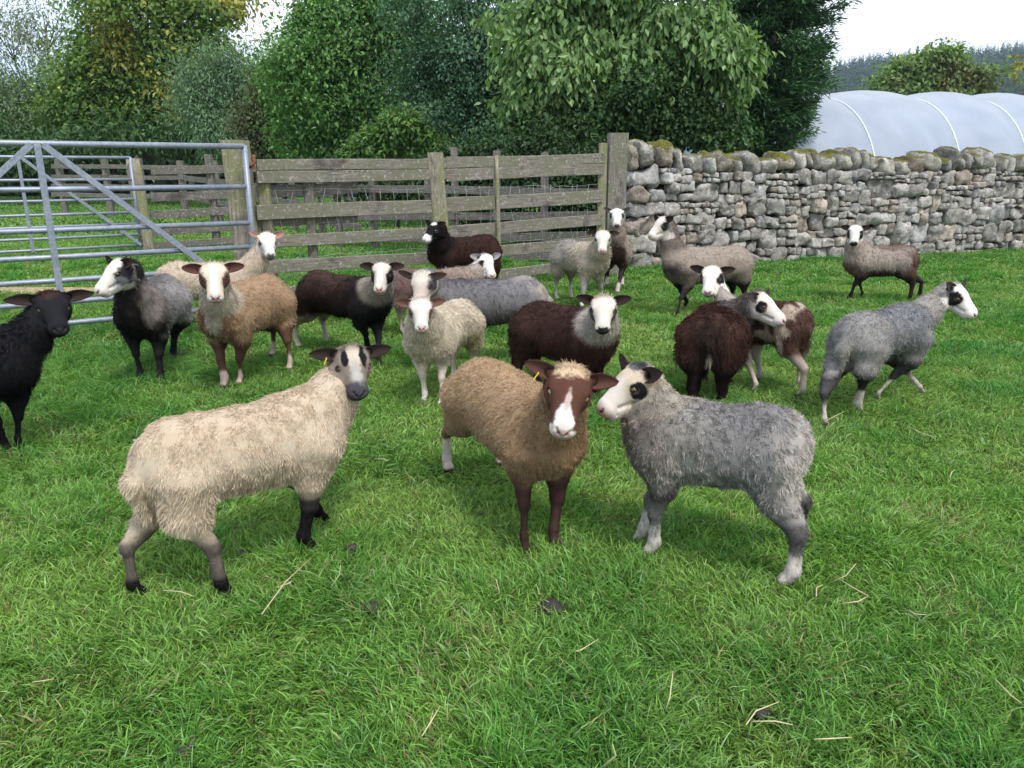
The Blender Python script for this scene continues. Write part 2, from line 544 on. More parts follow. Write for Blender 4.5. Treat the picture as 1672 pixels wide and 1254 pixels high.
def not_behind(P):
    """pasture in front of wall"""
    s = (P[:, 0] - WA[0]) * WD[1] - (P[:, 1] - WA[1]) * WD[0]       # >0 in front of the wall
    return (P[:, 0] < WA[0] - .2) | (s > -.12)
def build_grass():
    rng = np.random.default_rng(5)
    parts = [grass_blades(rng, 1.25, 3.0, 52000, 1.0, 1.0, 3),
             grass_blades(rng, 3.0, 5.5, 18000, 1.0, 1.25, 2),
             grass_blades(rng, 5.5, 9.0, 5500, 1.0, 1.8, 2, keep=not_behind),
             grass_blades(rng, 9.0, 16.0, 1700, 1.0, 2.9, 2, .95, keep=not_behind),
             grass_blades(rng, 16.0, 44.0, 110, 1.3, 8.5, 2, .85, keep=lambda P: P[:, 0] < 1)]
    Vs, Fs, Cs, o = [], [], [], 0
    for V, F, c in parts:
        Vs.append(V); Fs.append(F + o); Cs.append(c); o += len(V)
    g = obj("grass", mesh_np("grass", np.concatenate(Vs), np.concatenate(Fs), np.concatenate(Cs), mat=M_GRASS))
    kind(g, "stuff", "short bright green pasture grass growing all over the field")
    # longer rough tufts scattered through the sward
    n = 640
    y = np.sqrt(rng.random(n) * (12 ** 2 - 1.3 ** 2) + 1.3 ** 2)
    x = (rng.random(n) * 2 - 1) * .75 * y
    T = np.column_stack([x, y, np.zeros(n)])
    T = T[not_behind(T)]
    T = T[vnoise(T, 1.0, 77) > -.15]
    m = 46
    P = np.repeat(T, m, 0)
    sp = rng.normal(size=P.shape) * .035
    sp[:, 2] = 0
    P = P + sp
    P[:, 2] = gz(P[:, 0], P[:, 1]) - .01
    j = sp / .035 * .30 + rng.normal(size=P.shape) * .14
    j[:, 2] = 0
    D0 = unit(np.array([0, 0, 1.0]) + j)
    D1 = unit(D0 + j * 1.6 + np.array([0, 0, -.6]))
    N = len(P)
    L = .065 + .07 * rng.random(N)
    S = np.cross(D0, rng.normal(size=P.shape))
    c = np.array([.075, .24, .034]) * (0.7 + .7 * rng.random((N, 1)))
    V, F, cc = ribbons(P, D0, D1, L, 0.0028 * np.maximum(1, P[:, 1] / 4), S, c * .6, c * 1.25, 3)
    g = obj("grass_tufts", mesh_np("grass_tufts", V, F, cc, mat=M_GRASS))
    kind(g, "stuff", "longer darker tussocks of grass standing in the pasture")

# ------------------------------------------------------------------ gates
def build_gate(name, label, A, B, zt, frac_mid, r=.021, tilt=0.0):
    """A left end, B right end on the ground (x,y). Seven rails, two end uprights, a middle upright, two diagonals."""
    t = thing(name, label, "gate", (float(A[0]), float(A[1]), 0))
    inv = Matrix.Translation((-float(A[0]), -float(A[1]), 0))
    def pt(u, z, off=0):
        d = unit(np.array([B[0] - A[0], B[1] - A[1], 0]))
        n = np.array([d[1], -d[0], 0])
        return np.array([A[0] + (B[0] - A[0]) * u, A[1] + (B[1] - A[1]) * u, z]) + n * off
    def put(nm, items, mat=M_GALV, n=12):
        me = tubes_mesh(nm, items, mat, n)
        o = obj(nm, me, t)
        o.matrix_parent_inverse = inv
        return o
    for i, z in enumerate(zt):
        put("rail", [([pt(0, z), pt(.5, z - .004), pt(1, z)], r if i else r * 1.12)])
    for u in (0, 1):
        put("end_upright", [([pt(u, zt[-1] - .03), pt(u, zt[0] + .012)], r * 1.15)])
    def flat(nm, P, Q, w=.048, th=.008):
        o = board(nm, P, Q, w, th, M_GALV, t, 0, 0, up=tuple(np.cross(unit(Q - P), np.array([(B[1]-A[1]), -(B[0]-A[0]), 0]) / np.linalg.norm(np.array(B[:2]) - np.array(A[:2])))))
        o.matrix_parent_inverse = inv
        return o
    off = r + .006
    flat("middle_upright", pt(frac_mid, zt[-1] - .03, off), pt(frac_mid, zt[0] + .005, off))
    flat("diagonal_brace", pt(frac_mid + .012, zt[0] - .01, off + .009), pt(1, zt[-1], off + .009))
    flat("diagonal_brace", pt(frac_mid - .012, zt[0] - .01, off + .009), pt(0, zt[-1], off + .009))
    return t

ZT = [1.50, 1.165, .857, .65, .467, .295, .125]
HINGE = []
def build_gates():
    m = np.array([*G(110, 552)[:2]]); e = np.array([*G(424, 520)[:2]])
    a = m - (e - m) * 1.0
    build_gate("field_gate", "galvanised seven-rail steel gate nearest to the camera, behind the black sheep", a, e, ZT, .5)
    m2 = AT(54, 410, 11.9)[:2]; e2 = AT(230, 399, 12.8)[:2]
    a2 = m2 - (e2 - m2) * 1.0
    build_gate("field_gate", "further galvanised steel gate, seen through the bars of the near gate", a2, e2, ZT, .5)
    # rusty hinge on the near gate post
    p = AT(415, 266, 7.08)
    h = bpy.data.objects.new("hinge", None); C.objects.link(h); h.location = tuple(p); HINGE.append(h)
    V, F, t3 = tube_np([p + [-.05, -.1, -.02], p + [0, -.09, -.02], p + [.02, -.06, .0], p + [.02, -.06, .07]], .014)
    obj("hook", mesh_np("hook", V - p, [F, t3], mat=M_RUST), h)
    obj("hinge_plate", box_mesh("hinge_plate", .09, .035, .01, M_RUST), h, loc=(-.06, -.075, -.03))

def post(name, parent, base, w, hgt, mat, seed=0, lean=(0, 0), roundness=False, inv=None, d=None):
    """square or round wooden post standing at base"""
    d = d or w
    B = np.array(base, float); T = B + np.array([lean[0], lean[1], hgt])
    rng = np.random.default_rng(seed)
    nseg, k = 8, 12 if roundness else 8
    V = []
    for i in range(nseg + 1):
        f = i / nseg
        c = B * (1 - f) + T * f
        if roundness:
            an = np.arange(k) / k * 2 * math.pi
            rr = w / 2 * (1 + (rng.random(k) - .5) * .05)
            if i == nseg: rr = rr * .82
            pr = np.column_stack([np.cos(an) * rr, np.sin(an) * rr])
        else:
            b = .012
            pr = np.array([[-w / 2 + b, -d / 2], [w / 2 - b, -d / 2], [w / 2, -d / 2 + b], [w / 2, d / 2 - b], [w / 2 - b, d / 2], [-w / 2 + b, d / 2], [-w / 2, d / 2 - b], [-w / 2, -d / 2 + b]])
            pr = pr + (rng.random(pr.shape) - .5) * .008
        V.append(np.column_stack([pr[:, 0] + c[0], pr[:, 1] + c[1], np.full(k, c[2])]))
    V.append((T + np.array([[0, 0, .014 if roundness else .004]])))
    V = np.concatenate(V)
    F = np.array([[i * k + j, i * k + (j + 1) % k, (i + 1) * k + (j + 1) % k, (i + 1) * k + j] for i in range(nseg) for j in range(k)])
    t3 = np.array([[nseg * k + j, nseg * k + (j + 1) % k, (nseg + 1) * k] for j in range(k)])
    # local frame: X up the post so that the grain runs with it
    Mt = Matrix(((0, 0, -1, B[0]), (0, 1, 0, B[1]), (1, 0, 0, B[2]), (0, 0, 0, 1)))
    Ml = np.array(Mt.inverted())
    Vl = V @ Ml[:3, :3].T + Ml[:3, 3]
    me = mesh_np(name, Vl, [F, t3], smooth=roundness, mat=mat)
    o = obj(name, me, parent, M=Mt)
    return o

def build_fences():
    nrm = unit(np.array([-(FB - FA)[1], (FB - FA)[0], 0]))       # away from the camera
    # front fence: boards given by their ends in the photograph
    f = thing("board_fence", "weathered grey board fence with sheep netting from the near gate to the stone wall", "fence", (0, 0, 0))
    mid = PL(728, 440, FA, FB)
    rows = [((262, 279), (258, 275), (249.5, 266.5)), ((279.5, 297), (275.5, 295), (267.2, 286)),
            ((337, 359), (324, 347), (309.5, 330)), ((386, 403), (369, 389), (350, 368)),
            ((429, 449), (409, 428), (385, 402)), ((471, 490), (450, 466), (421, 436))]
    for i, (l, c_, r_) in enumerate(rows):
        for k, (pa, ya, pb, yb) in enumerate(((419, l, 733, c_), (727, c_, 985, r_))):
            A0, A1 = PL(pa, ya[0], FA, FB), PL(pa, ya[1], FA, FB)
            B0, B1 = PL(pb, yb[0], FA, FB), PL(pb, yb[1], FA, FB)
            w = (A0[2] - A1[2] + B0[2] - B1[2]) / 2
            off = -nrm * (.0 + .004 * k)
            board("rail", (A0 + A1) / 2 + off, (B0 + B1) / 2 + off, w, .032, M_WOOD, f, seed=i * 3 + k + 1)
    # two extra half-hidden boards nailed on the back of the left bay
    for i, (a, b) in enumerate((((308, 321), (300, 312)), ((359.5, 370), (352, 360)))):
        A = PL(419, sum(a) / 2, FA, FB) + nrm * .09; B = PL(590, sum(b) / 2, FA, FB) + nrm * .09
        board("rail", A, B, .11 if i == 0 else .08, .03, M_WOOD_F, f, seed=40 + i)
    pm = PL(733, 440, FA, FB)
    post("post", f, (pm[0] - .02, pm[1] - .10, -.05), .15, 1.53, M_WOOD_G, 7, (-.09, 0), d=.13)
    pm = PL(813, 430, FA, FB)
    post("stake", f, (pm[0] + .02, pm[1] - .05, -.05), .05, 1.50, M_WOOD_G, 8, (-.03, 0), roundness=True)
    pm = PL(982, 425, FA, FB)
    post("post", f, (pm[0] - .02, pm[1] + .02, -.05), .10, 1.68, M_WOOD_G, 9, d=.09)
    pm = PL(436, 425, FA, FB)
    post("post", f, (pm[0], pm[1] + .09, -.05), .10, 1.35, M_WOOD_G, 19, d=.09)
    pm = PL(508, 425, FA, FB)
    post("post", f, (pm[0], pm[1] + .09, -.05), .09, 1.36, M_WOOD_F, 20, d=.08)
    # netting
    rng = np.random.default_rng(9)
    L = float(np.linalg.norm(FB - FA)); dd = unit(FB - FA)
    items = []
    for z in (.18, .34, .50, .70, .92, 1.12):
        P = [FA + dd * u + nrm * .035 + np.array([0, 0, z + rng.normal() * .012]) for u in np.linspace(.2, L - .2, 26)]
        items.append((P, .0016))
    for u in np.arange(.3, L - .2, .155):
        uu = u + rng.normal() * .02
        P = [FA + dd * (uu + rng.normal() * .016) + nrm * (.035 + rng.normal() * .01) + np.array([0, 0, z]) for z in np.linspace(.08, 1.14, 9)]
        items.append((P, .0016))
    obj("netting", tubes_mesh("netting", items, M_WIRE, 4), f)
    # big square posts
    g = thing("gate_post", "thick square mossy post at the hinge end of the near gate", "post", tuple(np.array([*AT(398, 300, 7.16)[:2], 0])))
    bx = AT(408, 500, 7.16)
    post("shaft", None, (0, 0, 0), .20, 1.56, M_WOOD_G, 3, (-.045, 0)).parent = g
    for h in HINGE:
        h.parent = g
        h.location = Vector(h.location) - Vector(g.location)
    bx = AT(1001, 430, 10.1)
    g = thing("corner_post", "tall square grey post where the board fence meets the stone wall", "post", (bx[0], bx[1] - .04, 0))
    post("shaft", None, (0, 0, -.05), .235, 1.80, M_WOOD, 4).parent = g
    # round mossy post and the fence running away from it
    rp = AT(240, 400, 12.95)
    g = thing("gate_post", "round-topped mossy post that the further gate latches on", "post", (rp[0], rp[1], 0))
    post("shaft", None, (0, 0, -.05), .235, 1.53, M_WOOD_G, 5, (-.06, 0), roundness=True).parent = g
    def rail_fence(label, pa, da, pb, db, rows, posts, mat, pw=.11, ptop=None, w=None, netting=False):
        f = thing("board_fence", label, "fence", (0, 0, 0))
        A = np.array([*AT(pa, 400, da)[:2], 0]); B = np.array([*AT(pb, 400, db)[:2], 0])
        n = unit(np.array([-(B - A)[1], (B - A)[0], 0]))
        n = n if n[1] > 0 else -n
        for i, (l, r_) in enumerate(rows):
            A0, A1 = PL(pa, l[0], A, B), PL(pa, l[1], A, B)
            B0, B1 = PL(pb, r_[0], A, B), PL(pb, r_[1], A, B)
            board("rail", (A0 + A1) / 2, (B0 + B1) / 2, (A0[2] - A1[2] + B0[2] - B1[2]) / 2, .03, mat, f, seed=60 + i)
        for i, (px, yt) in enumerate(posts):
            P = PL(px, yt, A, B)
            post("post", f, (P[0] + n[0] * .08, P[1] + n[1] * .08, -.05), pw, P[2] + .05, mat, 30 + i)
        return f
    rail_fence("weathered board fence running back from the round-topped mossy post, behind the near gate", 246, 13.0, 420, 14.3,
               [((271, 285), (268, 281)), ((314, 329), (310, 323)), ((345, 357), (336, 349)), ((376, 386), (364, 374)), ((397, 407), (385, 396))],
               [(343, 252), (405, 262)], M_WOOD_F, .12)
    rail_fence("low brown far fence beyond the small pen, seen over the further gate", 84, 24, 300, 22,
               [((268, 275), (270, 277)), ((285, 291.5), (287, 294)), ((300, 306), (302, 309)), ((314, 321), (318, 325))],
               [(90, 258), (166, 258), (222, 258), (290, 262)], M_WOOD_F, .16)
    rail_fence("inner pen fence slanting behind the left half of the front board fence", 300, 22.0, 590, 15.5,
               [((286, 295), (318, 329)), ((300, 308), (345, 354)), ((318, 325), (368, 377))],
               [(346, 262), (470, 286), (516, 292)], M_WOOD_F, .12)
    rail_fence("pen fence standing behind the right half of the front board fence", 585, 13.5, 988, 10.9,
               [((262, 272), (252, 268)), ((301, 314), (309, 322)), ((349, 360), (345, 358)), ((385, 396), (378, 392)), ((408, 418), (416, 428))],
               [(543, 280), (600, 262), (692, 258), (736, 240), (806, 246), (885, 249)], M_WOOD_F, .11)

# ------------------------------------------------------------------ dry stone wall
def cube_sphere(n):
    """points of a subdivided cube surface and quads"""
    g = np.linspace(-1, 1, n + 1)
    Vs, Fs, o = [], [], 0
    for ax in range(3):
        for s in (-1, 1):
            a, b = np.meshgrid(g, g, indexing='ij')
            P = np.zeros((a.size, 3))
            P[:, ax] = s
            P[:, (ax + 1) % 3] = a.ravel() * s
            P[:, (ax + 2) % 3] = b.ravel()
            i, j = np.meshgrid(np.arange(n), np.arange(n), indexing='ij')
            k = (i * (n + 1) + j).ravel() + o
            Fs.append(np.column_stack([k, k + n + 1, k + n + 2, k + 1]))
            Vs.append(P); o += len(P)
    V = np.concatenate(Vs); F = np.concatenate(Fs)
    key = np.round(V * 1000).astype(int)
    _, idx, inv = np.unique(key, axis=0, return_index=True, return_inverse=True)
    return V[idx], inv.ravel()[F]
CS6 = cube_sphere(6)
def build_wall():
    rng = np.random.default_rng(12)
    L = 15.0
    nrm = np.array([WD[1], -WD[0], 0])         # towards the field / camera
    if nrm[1] > 0: nrm = -nrm
    w = thing("stone_wall", "long grey dry stone wall with mossy upright cope stones, lichen on its stones", "wall", tuple(WA))
    def make(stones, nm):
        Vc, Fc = CS6
        Vs, Fs, Cs, Ms, o = [], [], [], [], 0
        for k, (quad, depth, y0, tone, moss, p, rough) in enumerate(stones):
            c = Vc / (np.sum(np.abs(Vc) ** p, axis=1, keepdims=True) ** (1 / p))
            u = (c[:, 0] + 1) / 2; v = (c[:, 2] + 1) / 2
            q = np.array(quad)                                  # bl, br, tr, tl in (u, z)
            xy = ((1 - u) * (1 - v))[:, None] * q[0] + (u * (1 - v))[:, None] * q[1] + (u * v)[:, None] * q[2] + ((1 - u) * v)[:, None] * q[3]
            P = WA + xy[:, :1] * WD + np.array([0, 0, 1]) * xy[:, 1:] + nrm * (y0 + c[:, 1:2] * depth)
            sc_ = np.sqrt(abs((q[1][0] - q[0][0]) * (q[3][1] - q[0][1])))
            off = rng.random(3) * 50
            P = P + vnoise3(P + off, 7, 5 + k % 7) * sc_ * .10 * rough + vnoise3(P + off, 22, 9) * sc_ * .06 * rough
            Vs.append(P); Fs.append(Fc + o); o += len(P)
            Cs.append(np.tile(tone, (len(P), 1))); Ms.append(np.full(len(P), moss))
        V = np.concatenate(Vs) - WA
        me = mesh_np(nm, V, np.concatenate(Fs), np.concatenate(Cs), mat=M_STONE)
        a = me.attributes.new("Moss", 'FLOAT', 'POINT')
        a.data.foreach_set("value", np.concatenate(Ms).astype(np.float32))
        return obj(nm, me, w)
    def tone():
        g = .33 + .27 * rng.random() ** 1.3
        t = np.array([g * 1.02, g * .97, g * .91])
        r = rng.random()
        if r < .16: t = t * np.array([1.05, .95, .87])
        elif r < .3: t = t * np.array([.95, .98, 1.04])
        if rng.random() < .1: t = t * 1.35
        return t
    stones = []
    def add(u0, u1, z0, z1):
        if (u1 - u0) > 1.9 * (z1 - z0) and (u1 - u0) > .14:
            m = u0 + (u1 - u0) * (.38 + .24 * rng.random())
            add(u0, m, z0 + (rng.random() - .5) * .012, z1); add(m, u1, z0, z1 + (rng.random() - .5) * .012)
            return
        g = .001
        j = lambda s: (rng.random() - .5) * s
        wj, hj = min(.05, (u1 - u0) * .22), min(.04, (z1 - z0) * .28)
        q = [(u0 + g + j(wj), z0 + g + j(hj)), (u1 - g + j(wj), z0 + g + j(hj)), (u1 - g + j(wj), z1 - g + j(hj)), (u0 + g + j(wj), z1 - g + j(hj))]
        stones.append((q,   .11 + .05 * rng.random(), -.10 + rng.random() * .05, tone(), -.5 if z1 < 1.05 else -.12, 4.2 + rng.random() * 4.5, 1.7))
    H = 1.29
    zb = -.06
    rows = []
    while zb < H - .10:
        h = .19 + .12 * rng.random()
        if zb + h > H - .12: h = H - zb
        rows.append((zb, zb + h)); zb += h
    # quoin stones at the post
    def wave(u, k): return 0 if k == 0 else .035 * math.sin(u * 2.1 + k * 2.3) + .02 * math.sin(u * 5.3 + k)
    for k, (z0, z1) in enumerate(rows):
        u = 0.0
        while u < L:
            far = u > 4
            wd = .22 + .36 * rng.random() ** 1.3
            if u == 0: wd = .40 + .2 * rng.random()
            a0, a1 = z0 + wave(u, k), z1 + wave(u, k + 1)
            r = rng.random()
            if r < .46 or u == 0: add(u, u + wd, a0, a1)
            elif r < .74:
                s = a0 + (a1 - a0) * (.35 + .3 * rng.random())
                add(u, u + wd, a0, s); add(u, u + wd, s, a1)
            elif r < .88:
                s = a0 + (a1 - a0) * (.35 + .3 * rng.random()); m = u + wd * (.35 + .3 * rng.random())
                if rng.random() < .5: add(u, m, a0, s); add(m, u + wd, a0, s); add(u, u + wd, s, a1)
                else: add(u, u + wd, a0, s); add(u, m, s, a1); add(m, u + wd, s, a1)
            else:
                m = u + wd * (.3 + .4 * rng.random())
                s = a0 + (a1 - a0) * (.35 + .3 * rng.random())
                add(u, m, a0, a1); add(m, u + wd, a0, s); add(m, u + wd, s, a1)
            u += wd
    make(stones, "rubble_face")
    copes = []
    u = -.02
    while u < L:
        wd = .13 + .24 * rng.random() ** 1.3
        h = .21 + .14 * rng.random() + (.04 if u < 2 else 0)
        ln = -.05 - .05 * rng.random()
        j = lambda s: (rng.random() - .5) * s
        z0 = H + wave(u, len(rows)) - .02 + j(.04)
        q = [(u + j(.02), z0), (u + wd + j(.02), z0 + j(.03)), (u + wd * .92 + ln + j(.05), z0 + h + j(.05)), (u + wd * .1 + ln + j(.05), z0 + h + j(.06))]
        copes.append((q, .25 + .03 * rng.random(), -.20 + j(.05), tone() * np.array([1, 1, .96]), .04 + .26 * rng.random() * (1 if u < 6 else .6), 3.4, 1.5))
        u += wd * .97
    make(copes, "cope_stones")
    # the dark heart of the wall behind the face stones
    A = np.array([0, 0, -.1]); 
    V = []
    for uu in (-.0, L):
        for (dz, dn) in ((-.1, -.06), (H - .02, -.10), (H - .02, -.34), (-.1, -.40)):
            V.append(WD * uu + np.array([0, 0, dz]) + nrm * dn)
    F = np.array([[0, 1, 5, 4], [1, 2, 6, 5], [2, 3, 7, 6], [3, 0, 4, 7], [0, 3, 2, 1], [4, 5, 6, 7]])
    obj("hearting", mesh_np("hearting", np.array(V), F, smooth=False, mat=M_GAP), w)

# ------------------------------------------------------------------ polytunnel
def build_tunnel():
    # ridge and near-side base of every hoop
    rid = [(1190, 158, 19.0), (1324, 161.5, 20.0), (1465, 162.5, 21.6), (1567, 163.5, 23.2), (1652, 164.5, 24.8), (1728, 166, 26.4)]
    bas = [(1280, 300, 16.2), (1436, 300, 17.1), (1573, 302, 18.6), (1682, 302, 20.1), (1772, 302, 21.6), (1860, 302, 23.1)]
    t = thing("polytunnel", "long white polythene tunnel behind the stone wall, curved steel hoops showing through", "polytunnel", (0, 0, 0))
    R = [AT(a, b, d) for a, b, d in rid]
    Bn = []
    for (a, b, d), r in zip(bas, R):
        p = AT(a, b, d); p[2] = 0.0; Bn.append(p)
    arcs = []
    for r, b in zip(R, Bn):
        far = np.array([2 * r[0] - b[0], 2 * r[1] - b[1], 0])
        hz = r[2]
        A = []
        for s in np.linspace(0, math.pi, 33):
            c, si = math.cos(s), math.sin(s)
            e = np.array([r[0], r[1], 0])
            off = (b - e) * (abs(c) ** .9 * (1 if c > 0 else -1))
            A.append(np.array([e[0] + off[0], e[1] + off[1], hz * si ** .8]))
        arcs.append(np.array(A))
    arcs = np.array(arcs)                                   # hoop, s, 3
    # skin: bulges a little between the hoops
    for i in range(len(arcs) - 1):
        m = 12
        V = []
        for k in range(m + 1):
            f = k / m
            P = arcs[i] * (1 - f) + arcs[i + 1] * f
            puff = math.sin(f * math.pi) ** .8 * .19
            cen = np.array([*(P[0] + P[-1])[:2] / 2, P[:, 2].max() * .3])
            P = P + unit(P - cen) * puff
            V.append(P)
        V = np.concatenate(V)
        n = 33
        I, J = np.meshgrid(np.arange(m), np.arange(n - 1), indexing='ij')
        a = (I * n + J).ravel()
        obj("cover_sheet", mesh_np("cover_sheet", V, np.column_stack([a, a + 1, a + n + 1, a + n]), mat=M_POLY), t)
    for A in arcs:
        cen = np.array([*(A[0] + A[-1])[:2] / 2, 0])
        obj("hoop", tubes_mesh("hoop", [(A + unit(A - cen) * .012, .020)], M_HOOP, 8), t)
# ------------------------------------------------------------------ trees
def leaves_mesh(name, P, A, N, Ln, Wd, col, mat):
    """folded pointed leaves: P base, A axis, N normal"""
    A = unit(A)
    S = unit(np.cross(A, N))
    N2 = np.cross(S, A)
    n = len(P)
    Ln = np.broadcast_to(Ln, (n,))[:, None]; Wd = np.broadcast_to(Wd, (n,))[:, None]
    mid = P + A * Ln * .45
    V = np.stack([P, mid - S * Wd * .5 + N2 * Wd * .12, P + A * Ln - N2 * Ln * .12, mid + S * Wd * .5 + N2 * Wd * .12], 1).reshape(-1, 3)
    i = np.arange(n)[:, None] * 4
    F = np.concatenate([i + np.array([0, 2, 1]), i + np.array([0, 3, 2])], 0)
    return mesh_np(name, V, F, np.repeat(col, 4, 0), smooth=False, mat=mat)

def tree(name, label, lobes, depth, pal, n, leaf, cat="tree", droop=.3, group=None, trunk=True, clump=26, seed=0, base_px=None,
         mat=None, spread=.10, shell=.55, flat=.0, holes=.0, tw=.16, patch=None, vary=.75, sub=14, bright=1.45):
    """lobes: (px, py, rx, ry) of the crown in the photograph at the given depth; leaves spread through their volume in clumps"""
    rng = np.random.default_rng(seed + 100)
    k = depth / (FPX * CP)
    ctr, rad = [], []
    for (px, py, rx, ry, *dz) in lobes:
        d = depth + (dz[0] if dz else 0)
        c = AT(px, py, d)
        ctr.append(c); rad.append((rx * k, min(rx, ry) * k * .9, ry * k))
    ctr, rad = np.array(ctr), np.array(rad)
    ctr0, rad0 = ctr, rad
    if sub > 0:                                  # every lobe breaks up into smaller boughs of leaves
        ns = sub
        dd = unit(rng.normal(size=(len(ctr), ns, 3)))
        dd[..., 1] -= .25
        dd = unit(dd)
        rr = .42 + .58 * rng.random((len(ctr), ns, 1)) ** 1.2
        ctr = (ctr[:, None] + dd * rad[:, None] * rr).reshape(-1, 3)
        f_ = (.20 + .26 * rng.random((len(rad), ns, 1)))
        rad = (rad[:, None] * f_ * np.array([1.15, 1.1, .85])).reshape(-1, 3)
    vol = rad.prod(1) ** .75
    base = np.array([ctr[:, 0].mean(), ctr[:, 1].mean(), 0.0])
    if base_px is not None:
        base[0] = AT(base_px, 300, depth)[0]
    base[1] = depth
    t = thing(name, label, cat, tuple(base), group)
    nc = max(8, n // clump)
    which = rng.choice(len(ctr), nc, p=vol / vol.sum())
    d = unit(rng.normal(size=(nc, 3)))
    r = (shell + (1 - shell) * rng.random(nc)) ** .6
    r = r * (1 + .18 * vnoise(d * 2.0 + ctr[which], 1.0, seed))
    cc = ctr[which] + d * rad[which] * r[:, None]
    if holes > 0:
        keep = vnoise(cc, .55 / max(.3, depth * .03), seed + 9) > -1 + 2 * holes * .5
        cc, d, which = cc[keep], d[keep], which[keep]
        nc = len(cc)
    cc = cc + vnoise3(cc, 9.0 / depth, seed + 31) * depth * .022 + vnoise3(cc, 26.0 / depth, seed + 37) * depth * .009
    far = rng.random(len(cc)) < .10
    cc[far] += d[far] * rad[which][far] * (.25 + .6 * rng.random((far.sum(), 1)))
    cc[:, 2] = np.maximum(cc[:, 2], .15)
    sz = spread * (depth / 16) * (.6 + .9 * rng.random(nc))
    if clump * nc < n:
        pass
    P = np.repeat(cc, clump, 0)
    off = rng.normal(size=P.shape)
    off[:, 2] *= (1 - flat)
    P = P + off * np.repeat(sz, clump)[:, None]
    out = unit(np.repeat(d, clump, 0) + off * .35)
    m = len(P)
    ax = unit(out * .6 + rng.normal(size=P.shape) * .5 + np.array([0, 0, -droop * 1.6]) * (.6 + .8 * rng.random((m, 1))))
    nn = unit(np.array([0, 0, 1.0]) * .8 + out * .8 + rng.normal(size=P.shape) * .55)
    pal = np.array(pal) * bright
    tone = rng.random(nc)
    ci = np.repeat(tone, clump)[:, None]
    base_c = pal[0] * (1 - ci) + pal[1] * ci
    lt = rng.random((m, 1)) ** 2
    col = base_c * (1 - lt * .5) + pal[2] * lt * .5
    if patch is not None:                        # leaves of another colour gathered in parts of the crown
        pc, thr, ps = patch
        w = sstep(thr, thr + .3, vnoise(P, ps, seed + 5) * .7 + vnoise(P, ps * 3, seed + 6) * .3)[:, None]
        w = w * (rng.random((m, 1)) < .85)
        col = col * (1 - w) + np.array(pc) * (.7 + .6 * rng.random((m, 1))) * w
    col = col * (1 - vary / 2 + vary * rng.random((m, 1)))
    ln = leaf[0] * (.50 + .95 * rng.random(m)); wd = leaf[1] * (.7 + .6 * rng.random(m))
    me = leaves_mesh("crown", P - base, ax, nn, ln, wd, col, mat or M_LEAF)
    obj("crown", me, t)
    if trunk:
        items = []
        top = ctr0[np.argmax(ctr0[:, 2])]
        H = top[2]
        path = [np.array([0, 0, -.1]), np.array([.05, 0, H * .3]), (top - base) * .6 + np.array([0, 0, 0]), (top - base)]
        path[2][2] = H * .62
        items.append((path, [tw, tw * .8, tw * .5, tw * .15]))
        for c, r_ in zip(ctr0, rad0):
            e = c - base
            s = np.array([e[0] * .1, e[1] * .1, max(.2, min(H * .45, e[2] * .45))])
            mid_ = s * .45 + e * .55 + np.array([0, 0, -.1 * e[2]])
            items.append(([s, mid_, e], [tw * .5, tw * .3, tw * .08]))
            for _ in range(5):
                q = e + unit(rng.normal(size=3)) * r_ * .75
                items.append(([mid_ * .4 + e * .6, (e + q) / 2 + rng.normal(size=3) * .05, q], [tw * .16, tw * .1, tw * .03]))
        obj("trunk", tubes_mesh("trunk", items, M_BARK, 7), t)
    return t

